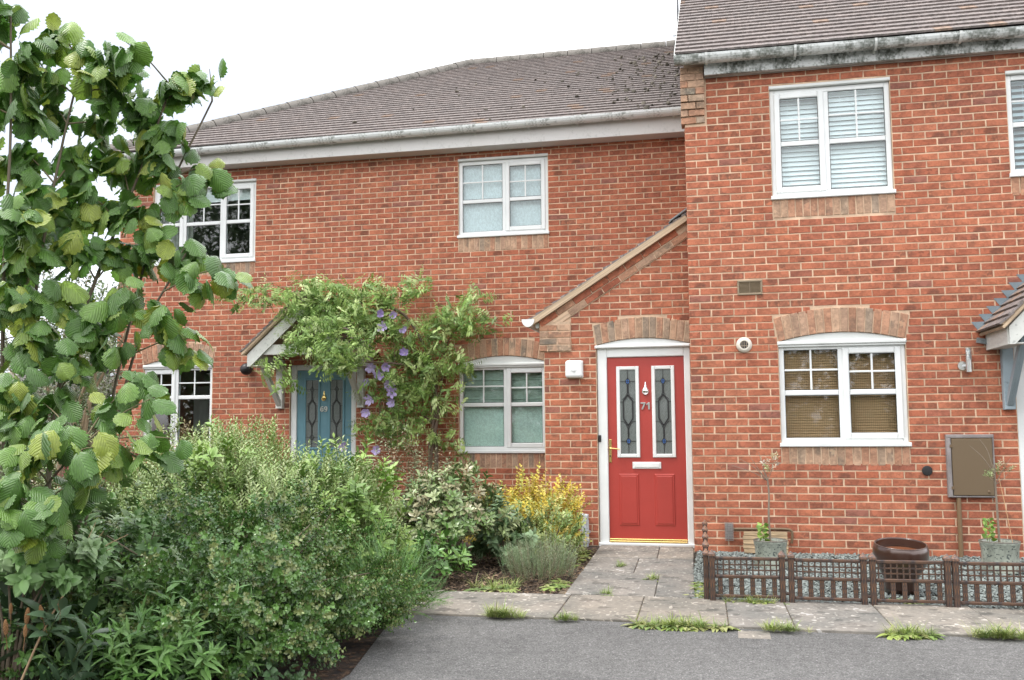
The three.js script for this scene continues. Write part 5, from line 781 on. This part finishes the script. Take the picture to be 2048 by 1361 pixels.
// --- hazel tree in the left foreground: each cluster [x, y, z, leaves] hangs on a twig from the nearest stem
{
  const HAZEL = [[-0.06,3.37,8.36,7],[0.13,3.32,8.21,8],[0.3,3.16,8.16,16],[0.51,3.24,8.12,9],[0.32,3.06,8.05,12],[0.6,3.1,7.88,14],[0.74,3.17,7.76,5],[0.49,3.0,7.9,9],[-0.01,3.15,8.33,10],[0.07,3.08,8.2,10],[-0.04,2.9,8.31,12],[0.05,2.93,8.09,12],[0.17,2.91,7.96,10],[0.46,2.83,7.89,9],[0.61,2.82,7.86,6],[-0.04,2.67,8.19,14],[0.12,2.69,8.05,14],[0.3,2.69,7.91,12],[0.54,2.68,7.86,10],[0.71,2.66,7.82,7],[0.64,2.53,7.93,7],[0.06,2.43,8.15,16],[0.25,2.45,8.0,14],[0.46,2.4,7.95,12],[0.02,2.34,8.35,12],[0.02,2.15,8.23,16],[0.18,2.2,8.1,14],[0.35,2.19,7.96,10],[0.5,2.24,7.93,10],[0.71,2.14,7.98,7],[0.94,2.07,8.02,9],[-0.02,1.89,8.32,14],[0.09,1.92,8.2,12],[0.43,1.93,8.02,8],[0.63,1.82,8.07,10],[0.73,1.71,8.04,6],[0.43,1.72,8.1,8],[0.28,1.8,8.09,6],[0.08,1.69,8.28,12],[0.22,1.63,8.24,6],[0.09,1.48,8.36,12],[0.29,1.58,8.22,5],[0.63,1.5,8.25,4],[0.6,1.39,8.35,5],[0.73,1.38,8.32,3],[0.3,1.36,8.41,7],[0.14,1.31,8.44,10],[0.46,1.19,8.56,8],[0.34,1.1,8.58,9],[0.59,1.16,8.53,6],[0.67,1.21,8.42,6],[0.83,1.22,8.38,4],[0.32,0.97,8.68,8],[0.48,0.93,8.64,6],[0.52,0.99,8.53,5],[0.41,0.84,8.65,5],[-0.31,2.97,8.38,14],[-0.35,2.46,8.34,16],[-0.26,1.94,8.38,16],[-0.24,1.44,8.43,14],[-0.25,3.33,8.4,6],[-0.5,2.7,8.0,14],[-0.45,2.1,7.9,14],[-0.3,2.5,7.7,14],[-0.1,2.0,7.7,12],[-0.6,1.6,8.1,14],[0.15,2.75,7.6,8],[-0.2,3.2,8.0,10],[-0.7,2.9,8.2,14],[-0.85,2.4,8.1,14],[-0.8,1.9,8.2,14],[-0.6,3.1,7.9,12],[-0.5,2.4,7.6,14],[-0.75,1.5,7.9,12],[-0.9,2.1,7.7,12],[-0.5,1.2,8.2,12],[-0.4,3.35,8.2,8],[-0.3,1.8,7.7,12]];
  const t = thing('hazel_tree', 'hazel tree with large toothed leaves at the left edge', 'tree', [0.02, 0, 8.0]), r = rng(41), B = [0.02, 0, 8.0], rel = (p) => [p[0] - B[0], p[1] - B[1], p[2] - B[2]];
  const stems = [[[0, 0, 0], [0.06, 0.8, 0.12], [0.1, 1.5, 0.12], [0.22, 2.1, 0.0], [0.42, 2.75, -0.1], [0.55, 3.15, -0.12]], [[-0.03, 0, 0.03], [-0.05, 0.9, 0.15], [0.0, 1.9, 0.2], [0.08, 2.7, 0.15], [0.2, 3.2, 0.16]], [[-0.05, 0, 0], [-0.12, 1.0, 0.2], [-0.1, 2.0, 0.3], [-0.06, 2.8, 0.34], [-0.07, 3.4, 0.36]], [[0.03, 0, 0.02], [0.2, 0.7, 0.1], [0.38, 1.3, 0.05], [0.52, 1.8, 0.03], [0.72, 2.2, -0.03]], [[0.02, 0, 0.05], [0.14, 0.5, 0.3], [0.3, 0.95, 0.5], [0.5, 1.2, 0.48]], [[-0.06, 0, -0.02], [-0.35, 1.0, 0.05], [-0.55, 2.0, 0.05], [-0.65, 2.9, 0.15]], [[0, 0, -0.04], [0.15, 1.0, -0.12], [0.35, 1.9, -0.12], [0.5, 2.5, -0.15], [0.72, 3.1, -0.26]]];
  const curves = stems.map((s) => new THREE.CatmullRomCurve3(s.map((p) => new THREE.Vector3(...p))));
  stems.forEach((s, i) => mesh('stem', tube(s, 0.016 - i * 0.001, 0.005, 8, 24), std({ color: lin(0.15, 0.125, 0.09), roughness: 0.85, map: mortarTex }), t));
  const veins = tex(256, (u, v) => { const x = Math.abs(u - 0.5), ph = (v - x * 0.9) * 9, l = Math.abs(ph - Math.round(ph)), vein = Math.max(1 - smooth(0.0, 0.10, l), 1 - smooth(0, 0.018, x)); return [0.82 + (fbm(u, v, 12, 3, 251) - 0.5) * 0.16 + vein * 0.16]; });
  const vb = tex(256, (u, v) => { const x = Math.abs(u - 0.5), ph = (v - x * 0.9) * 9, l = Math.abs(ph - Math.round(ph)); return [0.35 + 0.65 * smooth(0, 0.4, l)]; }, { srgb: false });
  function hazelLeaf(len, wid, fold, curl, k) {          // broad, double-toothed, drooping at the sides, with a drawn-out tip
    const seg = 13, P = [], U = [], I = [];
    for (let i = 0; i <= seg; i++) {
      const t = i / seg, body = Math.pow(Math.sin(Math.PI * Math.min(1, t * 1.06 + 0.02)), 0.62) * (1 - 0.25 * t), tipw = t > 0.78 ? (1 - t) / 0.22 * 0.62 : 1, w = i === seg ? 0 : wid / 2 * Math.max(0, body) * Math.min(1, tipw + (t < 0.78 ? 1 : 0)) * (1 + (i % 2 ? 0.15 : -0.05)), y = len * t, wave = Math.sin(t * 9 + k * 2) * 0.004, z = -curl * len * t * t;
      for (const s of [-1, -0.5, 0, 0.5, 1]) { const a = Math.abs(s); P.push(w * s, y - (a === 1 && i % 2 ? 0.004 : 0) + a * 0.006, z + w * fold * a * a + wave * a + (a === 0.5 ? 0.003 : 0)); U.push(0.5 + s * w / wid, t); }
      if (i) for (let j = 0; j < 4; j++) { const a = (i - 1) * 5 + j, b = i * 5 + j; I.push(a, a + 1, b, a + 1, b + 1, b); }
    }
    const g = new THREE.BufferGeometry(); g.setAttribute('position', new THREE.Float32BufferAttribute(P, 3)); g.setAttribute('uv', new THREE.Float32BufferAttribute(U, 2)); g.setIndex(I); g.computeVertexNormals(); return g;
  }
  const cols = [[0.12, 0.29, 0.035], [0.15, 0.34, 0.04], [0.095, 0.23, 0.03], [0.20, 0.40, 0.045], [0.29, 0.46, 0.05], [0.42, 0.53, 0.06]], mats = cols.map((c) => leafMat({ color: lin(...c), map: veins, bumpMap: vb, bumpScale: 0.003, roughness: 0.48, transmission: 0.42 }));
  const shapes = [0, 1, 2, 3, 4].map((k) => hazelLeaf(0.115, 0.096 + k * 0.005, -0.1 - k * 0.13, 0.2 + k * 0.16, k));
  const twigs = [], leaves = [];
  for (const [x, y, z, n] of HAZEL) {
    const c = new THREE.Vector3(...rel([x, y, z])); let best = null, bd = 9;
    for (const cv of curves) for (let k = 3; k <= 20; k++) { const p = cv.getPointAt(k / 20); const d = p.distanceTo(c) + Math.max(0, p.y - c.y + 0.05) * 1.2; if (d < bd) { bd = d; best = p; } }
    const dir = c.clone().sub(best); dir.y += 0.05; const L = dir.length(); dir.normalize();
    const end = c.clone().addScaledVector(dir, 0.1), mid = best.clone().lerp(end, 0.55).add(new THREE.Vector3(0, 0.05 * L + 0.01, 0));
    twigs.push(tube([best.toArray(), mid.toArray(), end.toArray()], 0.0055, 0.0018, 5, 8));
    for (let i = 0; i < n * 2.2; i++) {
      const s = i / (n * 2.2), p = mid.clone().lerp(end, s).add(new THREE.Vector3(r() - 0.5, r() - 0.5, r() - 0.5).multiplyScalar(0.155)), out = new THREE.Vector3((r() - 0.5) * 1.6 + dir.x * 0.6, -0.12 - r() * 0.75, (r() - 0.4) * 1.5 + dir.z * 0.3).normalize();
      const face = new THREE.Vector3((r() - 0.5) * 1.1, 0.6 + r() * 0.5, (r() - 0.35) * 1.1), X = out.clone().cross(face).normalize(), Z = X.clone().cross(out), q = new THREE.Quaternion().setFromRotationMatrix(new THREE.Matrix4().makeBasis(X, out, Z));
      leaves.push({ p, q, s: 0.78 + r() * 0.5, g: shapes[Math.floor(r() * 5)], m: Math.floor(Math.pow(r(), 1.5) * 6) });
    }
  }
  mesh('twigs', twigs, std({ color: lin(0.17, 0.14, 0.08), roughness: 0.85 }), t).userData.kind = 'stuff';
  const rank = (l) => { const w = l.p.clone().add(new THREE.Vector3(...B)), n = w.clone().project(camera); return w.distanceTo(camera.position) / l.s + (Math.abs(n.x) > 1 || Math.abs(n.y) > 1 ? 100 : 0); };
  leaves.sort((a, b) => rank(a) - rank(b));
  const rest = mats.map(() => []);
  leaves.forEach((l, i) => { if (i < 300) { const o = mesh('leaf', l.g, mats[l.m], t); o.position.copy(l.p); o.quaternion.copy(l.q); o.scale.setScalar(l.s); } else rest[l.m].push(l.g.clone().applyMatrix4(new THREE.Matrix4().compose(l.p, l.q, new THREE.Vector3(l.s, l.s, l.s)))); });
  const gg = mergeGeometries(rest.flatMap((a, k) => a.map((g) => { const N = g.attributes.position.count; g.setAttribute('color', new THREE.Float32BufferAttribute(Array.from({ length: N }, () => cols[k]).flat(), 3)); return g; })));
  mesh('foliage', gg, leafMat({ color: lin(1, 1, 1), vertexColors: true, map: veins, bumpMap: vb, bumpScale: 0.003, roughness: 0.48, transmission: 0.42 }), t).userData.kind = 'stuff';
}
// --- tan bare stems behind the hazel
{
  const t = thing('bare_stemmed_shrub', 'tall shrub of bare tan stems behind the hazel', 'shrub', [-1.2, 0, 6.2]), m = std({ color: lin(0.36, 0.27, 0.18), roughness: 0.9, map: mortarTex }), r = rng(51), S = new Scatter(G.laurel[0], leafMat(VC));
  const st = [[[0.02, 0, 0], [0.03, 1.35, 0.06], [0.18, 1.79, 0.07], [0.28, 2.24, 0], [0.33, 2.6, -0.1]], [[-0.04, 0, 0], [-0.07, 1.5, 0.1], [0.04, 1.86, 0.1], [0.12, 2.3, 0.1]], [[0.05, 0, 0], [0.1, 1.39, 0.05], [0.37, 1.9, 0.04], [0.5, 2.2, 0.04]], [[0, 0, 0], [-0.15, 1.2, 0], [-0.3, 2.0, 0.1], [-0.35, 2.5, 0.1]], [[0.03, 0, 0.02], [0.15, 1.3, 0.1], [0.25, 1.7, 0.15], [0.26, 2.1, 0.2]], [[-0.02, 0, 0], [0.0, 1.4, -0.1], [0.1, 1.9, -0.15], [0.2, 2.4, -0.2]]];
  st.forEach((s) => { mesh('stem', tube(s, 0.022, 0.006, 7, 18), m, t); const c = new THREE.CatmullRomCurve3(s.map((p) => new THREE.Vector3(...p))); for (let i = 0; i < 24; i++) { const p = c.getPointAt(0.55 + 0.45 * r()); S.add([p.x + (r() - 0.5) * 0.25, p.y + (r() - 0.5) * 0.25, p.z + (r() - 0.5) * 0.25], new THREE.Vector3(r() - 0.5, 0.5, r() - 0.5), 0.9 + r() * 0.5, mix3([[0.13, 0.18, 0.07], [0.2, 0.23, 0.11], [0.09, 0.14, 0.05]], r), r() * 6); } });
  S.done('foliage', t);
}
// --- shed and board fence behind the far corner
{
  const s = thing('garden_shed', 'grey felt-roofed shed beyond the left corner of the house', 'shed', [-8.9, 0, -4.2]), felt = std({ color: lin(0.30, 0.30, 0.29), map: mortarTex, roughness: 0.95 }), wd = std({ color: lin(0.30, 0.27, 0.19), map: mortarTex, roughness: 0.9 });
  mesh('roof', [slab([-1.6, 1.86, 1.35], [1, 0, 0], [0, 0.4, -1], [0, 0], 3.1, 3.1, 1.5, 0.03)], felt, s); for (let i = 0; i < 22; i++) mesh('board', cbox(-1.5 + i * 0.135, -1.5 + i * 0.135 + 0.13, 0, 1.86, 1.2, 0.02, 0.006), wd, s); mesh('eaves_trim', box(-1.6, 1.5, 1.79, 1.87, 1.33, 1.355), wd, s);
}
// --- wisteria on the canopy and wall, with clematis flowers
{
  const WIST = [[-2.71,2.91,1.0,3],[-2.49,2.93,1.0,4],[-2.24,2.94,1.0,5],[-2.03,2.86,1.0,5],[-1.81,3.07,0.8,6],[-1.6,3.01,0.8,8],[-1.32,3.0,0.8,8],[-1.08,3.03,0.5,9],[-0.8,2.96,0.5,10],[-0.55,3.08,0.22,5],[-0.41,3.15,0.22,2],[-1.88,2.76,0.8,6],[-1.66,2.78,0.8,9],[-1.38,2.77,0.8,10],[-1.11,2.73,0.8,10],[-0.94,2.69,0.5,9],[-1.63,2.5,1.02,7],[-1.43,2.52,1.02,9],[-1.24,2.6,0.8,9],[-1.08,2.53,0.5,8],[-0.8,2.49,0.5,9],[-1.84,2.34,1.02,6],[-1.56,2.27,1.02,8],[-1.29,2.23,1.02,10],[-1.15,2.1,1.02,9],[-1.42,2.07,1.02,6],[-0.95,2.32,1.02,5],[-0.76,2.65,0.22,7],[-0.62,2.37,0.22,8],[-0.76,2.17,0.22,8],[-0.48,2.17,0.22,7],[-0.27,2.63,0.22,6],[-0.06,2.63,0.22,8],[0.15,2.56,0.22,7],[0.05,2.76,0.22,5],[0.29,2.92,0.22,4],[0.35,2.62,0.22,4],[0.56,2.58,0.22,2],[-0.2,2.36,0.22,7],[-0.34,2.06,0.22,6],[-0.06,2.09,0.22,6],[0.15,2.06,0.22,4],[-0.69,1.9,0.22,8],[-0.41,1.83,0.22,7],[-0.8,1.89,0.5,6],[-0.76,1.64,0.22,7],[-0.48,1.63,0.22,6],[-0.27,1.56,0.22,4],[-0.94,1.7,0.5,4],[-0.76,1.37,0.22,7],[-0.55,1.3,0.22,5],[-0.87,1.3,0.5,5],[-1.07,1.24,0.5,4],[-0.2,1.36,0.22,2],[-0.03,1.69,0.22,2],[-0.2,1.1,0.22,3],[0.01,1.03,0.22,2],[-0.76,1.1,0.22,5],[-2.18,2.03,1.0,3],[-2.06,1.83,1.0,3]];
  const t = thing('wisteria', 'leafy climber with feathery leaves sprawling over the canopy and wall', 'climber', [-0.3, 0, 0.3]), r = rng(61), S = G.wist.map((g) => new Scatter(g, leafMat({ ...VC, transmission: 0.35 })));
  const pal = [[0.27, 0.41, 0.09], [0.35, 0.48, 0.14], [0.20, 0.33, 0.07], [0.42, 0.52, 0.20], [0.15, 0.26, 0.05]];
  for (const [x, y, z, n] of WIST) for (let i = 0; i < n * 5.5; i++) S[Math.floor(r() * 3)].add([x + (r() - 0.5) * 0.3 + 0.3, y + (r() - 0.5) * 0.24, Math.max(-0.22, z - 0.26 + (r() - 0.5) * 0.34)], new THREE.Vector3(r() - 0.5, r() * 0.7 - 0.25, r() * 0.9 - 0.1), 0.65 + r() * 0.55, mix3(pal, r), r() * 6.28);
  S.forEach((s) => s.done('foliage', t));
  const wm = std({ color: lin(0.12, 0.085, 0.06), roughness: 0.95 });
  const V = (l) => l.map((p) => [p[0] + 0.3, p[1], p[2] - 0.3]);
  for (const [l, a, b] of [[[[-0.28, 0, 0.25], [-0.24, 0.94, 0.25], [-0.3, 1.5, 0.22], [-0.27, 1.9, 0.16], [-0.38, 2.29, 0.25], [-0.71, 2.8, 0.3], [-1.19, 2.92, 0.55], [-1.9, 2.98, 0.85], [-2.6, 2.9, 1.0]], 0.035, 0.006], [[[-0.33, 0, 0.28], [-0.3, 0.9, 0.28], [-0.22, 1.5, 0.25], [-0.36, 2.0, 0.22], [-0.7, 2.1, 0.6], [-1.2, 2.12, 0.98], [-1.6, 2.2, 1.0]], 0.028, 0.006], [[[-0.24, 0, 0.27], [-0.32, 1.0, 0.3], [-0.2, 1.7, 0.2], [-0.1, 2.4, 0.18], [0.2, 2.7, 0.16], [0.5, 2.6, 0.16]], 0.026, 0.005], [[[-0.3, 1.3, 0.2], [-0.6, 1.6, 0.3], [-0.9, 1.75, 0.5], [-0.95, 1.3, 0.5]], 0.012, 0.004], [[[-0.4, 2.2, 0.2], [-0.9, 2.55, 0.6], [-1.4, 2.62, 0.95]], 0.014, 0.005]]) mesh('woody_stem', tube(V(l), a, b, 8, 40), wm, t);
  const FLOW = [[-0.84,2.73,0.72],[-0.71,2.73,0.58],[-0.79,2.56,0.72],[-0.6,2.55,0.52],[-0.57,2.23,0.5],[-0.98,2.04,0.66],[-0.79,2.05,0.66],[-0.87,1.94,0.66],[-1.05,1.84,0.66],[-0.71,1.72,0.62],[-0.73,1.59,0.52],[-1.04,1.46,0.66],[-0.99,1.63,0.66],[-1.34,1.03,0.66],[-0.89,0.97,0.66],[-0.74,1.83,0.62]];
  const cl = thing('clematis', 'purple clematis flowers hanging through the climber beside the blue door', 'climber', [-0.8, 0, 0.4]), pet = leaf(0.088, 0.05, { seg: 4, curl: 0.35, peak: 0.6, fold: 0.25, tip: 0.7 }), fr = rng(63), fms = [[0.42, 0.33, 0.60], [0.52, 0.44, 0.70], [0.34, 0.26, 0.52]].map((c) => leafMat({ color: lin(...c), transmission: 0.3, roughness: 0.7 }));
  const fg = (k) => { const p = []; for (let i = 0; i < 6; i++) p.push(pet.clone().applyQuaternion(q0([0, 1, 0], i * 1.047 + fr() * 0.3).multiply(q0([1, 0, 0], 1.0 + k * 0.25 + fr() * 0.3)))); return merge(p); }, fgs = [fg(0), fg(1), fg(-1)];
  FLOW.forEach(([x, y, z]) => { const o = mesh('flower', fgs[Math.floor(fr() * 3)], fms[Math.floor(fr() * 3)], cl); o.position.set(x + 0.8, y, z - 0.4 + 0.08); o.quaternion.copy(aim(new THREE.Vector3(fr() - 0.3, fr() * 0.8 - 0.5, 0.8 + fr() * 0.5), fr() * 6)); const c = mesh('flower_centre', new THREE.SphereGeometry(0.008, 8, 6).translate(0, 0.006, 0), std({ color: lin(0.45, 0.42, 0.3), roughness: 0.9 }), o); });
  mesh('vine', [tube([[-0.1, 0, 0.05], [0.0, 0.8, 0.1], [-0.1, 1.5, 0.2], [0.1, 2.1, 0.2], [0.05, 2.7, 0.25]], 0.008, 0.003), tube([[-0.1, 0.3, 0.08], [-0.3, 1.0, 0.2], [-0.2, 1.7, 0.2], [-0.1, 2.0, 0.2]], 0.006, 0.002)], wm, cl);
}
// --- plants in the pots
{
  const r = rng(71), bk = std({ color: lin(0.30, 0.25, 0.20), roughness: 0.9, map: mortarTex }), pet = leaf(0.026, 0.013, { seg: 2, curl: 0.2 });
  const standard = (label, x, z, y0, stem, heads, twigs, pal) => { const t = thing('standard_shrub', label, 'potted plant', [x, y0, z], 0, 'spindly shrubs in the glazed pots'); mesh('trunk', tube(stem, 0.011, 0.007, 8, 14), bk, t); for (const w of twigs) mesh('twig', tube(w, 0.0036, 0.0018, 5, 8), bk, t); const S = new Scatter(shoot(0.05, 9, pet, { lean: 0.9, seed: 88, sr: 0.001 }), leafMat(VC)); for (const [hx, hy, hz, n, sp] of heads) for (let i = 0; i < n; i++) S.add([hx + (r() - 0.5) * sp, hy + (r() - 0.5) * sp, hz + (r() - 0.5) * sp], new THREE.Vector3(r() - 0.5, r(), r() - 0.3), 0.9 + r() * 0.5, mix3(pal, r), r() * 6); S.done('foliage', t); return t; };
  const a = standard('spindly shrub with pale blossom in the left glazed pot', 3.856, 3.45, 0.21, [[0, 0, 0], [-0.008, 0.25, 0], [0.0, 0.45, 0], [-0.01, 0.58, 0.01]], [[0.05, 0.73, 0.02, 9, 0.07], [0.02, 0.66, 0.02, 4, 0.05], [-0.04, 0.70, 0, 3, 0.04]], [[[-0.01, 0.57, 0.01], [0.02, 0.63, 0.01], [0.05, 0.73, 0.02]], [[-0.01, 0.57, 0.01], [-0.04, 0.64, 0.02], [-0.05, 0.7, 0.02]], [[-0.01, 0.56, 0.01], [-0.1, 0.66, 0], [-0.25, 0.76, 0]], [[-0.01, 0.56, 0.01], [-0.07, 0.64, 0.02], [-0.17, 0.8, 0.03]], [[-0.01, 0.58, 0.01], [-0.05, 0.7, 0], [-0.08, 0.82, 0]], [[-0.01, 0.56, 0], [-0.12, 0.63, 0.03], [-0.32, 0.7, 0.04]]], [[0.55, 0.48, 0.36], [0.45, 0.42, 0.25], [0.6, 0.55, 0.46], [0.3, 0.32, 0.14]]);
  const b = standard('spindly shrub tied to a cane in the right glazed pot', 5.763, 3.4, 0.24, [[0, 0, 0], [-0.005, 0.3, 0], [-0.01, 0.55, 0], [-0.015, 0.68, 0]], [[-0.06, 0.57, 0.02, 6, 0.07], [0.03, 0.62, 0.0, 8, 0.09], [0.09, 0.6, 0, 4, 0.06]], [[[-0.01, 0.5, 0], [0.05, 0.62, 0], [0.13, 0.74, 0]], [[-0.01, 0.52, 0], [-0.05, 0.6, 0.01], [-0.1, 0.58, 0.02]], [[-0.015, 0.6, 0], [-0.1, 0.74, 0], [-0.2, 0.84, 0]], [[-0.015, 0.6, 0], [-0.06, 0.8, 0], [-0.12, 0.9, 0]], [[-0.01, 0.5, 0], [0.06, 0.56, 0], [0.1, 0.6, 0]]], [[0.28, 0.32, 0.15], [0.36, 0.3, 0.18], [0.24, 0.29, 0.12]]);
  mesh('cane', tube([[0.1, -0.02, 0.03], [0.06, 0.28, 0.03], [0.02, 0.56, 0.01]], 0.003, 0.003), std({ color: lin(0.5, 0.3, 0.16), roughness: 0.8 }), b);
  for (const [lb, x, z, y, h, n] of [['small bright green seedling in the left glazed pot', 3.79, 3.47, 0.215, 0.17, 22], ['small bright green seedling in the right glazed pot', 5.68, 3.42, 0.24, 0.22, 28]]) { const t = thing('pot_seedling', lb, 'seedling', [x, y, z], 0, 'green seedlings in the glazed pots'); mesh('stem', tube([[0, 0, 0], [0.005, h * 0.6, 0], [0, h, 0]], 0.003, 0.0015), std({ color: lin(0.2, 0.2, 0.08), roughness: 0.8 }), t); const S = new Scatter(leaf(0.05, 0.045, { seg: 3, curl: 0.35, peak: 0.4 }), leafMat()); for (let i = 0; i < n; i++) { const y2 = h * (0.15 + 0.85 * i / n), a2 = i * 2.4; S.add([Math.cos(a2) * 0.012, y2, Math.sin(a2) * 0.012], new THREE.Vector3(Math.cos(a2), 0.25, Math.sin(a2)), 0.7 + r() * 0.4, mix3([[0.2, 0.36, 0.05], [0.15, 0.28, 0.05], [0.26, 0.4, 0.08]], r), 3.1 + r()); } S.done('foliage', t); }
}
// --- grass and weeds in the joints
{
  const r = rng(81), gm = leafMat({ transmission: 0.25 }), pal = [[0.20, 0.28, 0.05], [0.26, 0.33, 0.07], [0.15, 0.23, 0.05], [0.32, 0.34, 0.12]];
  const tuft = (name, label, cat, x0, x1, z, n, s, geos, dz = 0.05) => { const t = thing(name, label, cat, [(x0 + x1) / 2, 0, z], 0, cat === 'grass' ? 'grass growing along the edge of the tarmac' : undefined), S = geos.map((g) => new Scatter(g, gm)); for (let i = 0; i < n; i++) { const u = (r() + r()) / 2; S[i % S.length].add([(u - 0.5) * (x1 - x0), 0.002, (r() - 0.5) * dz], new THREE.Vector3((r() - 0.5) * 0.3, 1, (r() - 0.5) * 0.3), s * (0.6 + r() * 0.7), mix3(pal, r), r() * 6); } S.forEach((q) => q.m.length && q.done('blades', t)); };
  tuft('grass_tuft', 'grass tuft at the slab edge in front of the lavender', 'grass', 1.84, 2.14, 6.05, 34, 0.95, G.grass); tuft('grass_tuft', 'short grass tuft below the left side of the path', 'grass', 2.32, 2.5, 6.08, 20, 0.7, G.grass);
  tuft('grass_tuft', 'longest strip of grass along the tarmac edge in front of the path', 'grass', 2.8, 3.5, 6.14, 95, 0.8, [...G.grass, ...G.dand], 0.08); tuft('grass_tuft', 'grass tuft below the second fence panel at the tarmac edge', 'grass', 3.66, 3.98, 6.16, 26, 0.75, G.grass); tuft('grass_tuft', 'bushy grass tuft below the third fence panel at the tarmac edge', 'grass', 4.38, 4.68, 6.14, 40, 0.85, [...G.grass, ...G.dand]); tuft('grass_tuft', 'grass tuft at the tarmac edge nearest the right side of the photo', 'grass', 4.85, 5.2, 6.13, 44, 0.85, G.grass);
  tuft('path_weed', 'small weed in the near path joint', 'weed', 2.46, 2.66, 5.1, 18, 0.7, [...G.dand, ...G.grass]); tuft('path_weed', 'weed in the right-hand path joint', 'weed', 2.82, 2.9, 4.35, 14, 0.75, [...G.grass, ...G.dand], 0.25); tuft('path_weed', 'weed near the red door step', 'weed', 2.5, 2.56, 3.65, 10, 0.7, G.grass, 0.2);
  tuft('gravel_weed', 'pale green weeds in the gravel beside the fence corner', 'weed', 3.19, 3.31, 4.75, 40, 0.85, G.dand, 0.75); tuft('gravel_weed', 'row of small weeds at the foot of the first fence panel', 'weed', 3.42, 3.9, 5.24, 34, 0.75, [...G.dand, ...G.grass], 0.03); tuft('gravel_weed', 'weed at the foot of the bowl', 'weed', 4.6, 4.9, 5.0, 12, 0.6, G.dand, 0.15);
  tuft('dandelion_patch', 'dandelion leaves at the corner of the mulch bed', 'weed', 1.45, 1.85, 4.95, 26, 1.1, [...G.dand, ...G.grass], 0.22); tuft('dandelion_patch', 'weeds at the foot of the lavender by the path', 'weed', 2.0, 2.25, 4.75, 18, 0.8, G.dand, 0.4); tuft('dandelion_patch', 'weeds between the duct and the path', 'weed', 2.05, 2.18, 3.2, 14, 0.7, G.dand, 1.2);
}
scene.traverse((o) => { if (o.isMesh) { o.castShadow = true; o.receiveShadow = true; } });
renderer.render(scene, camera);
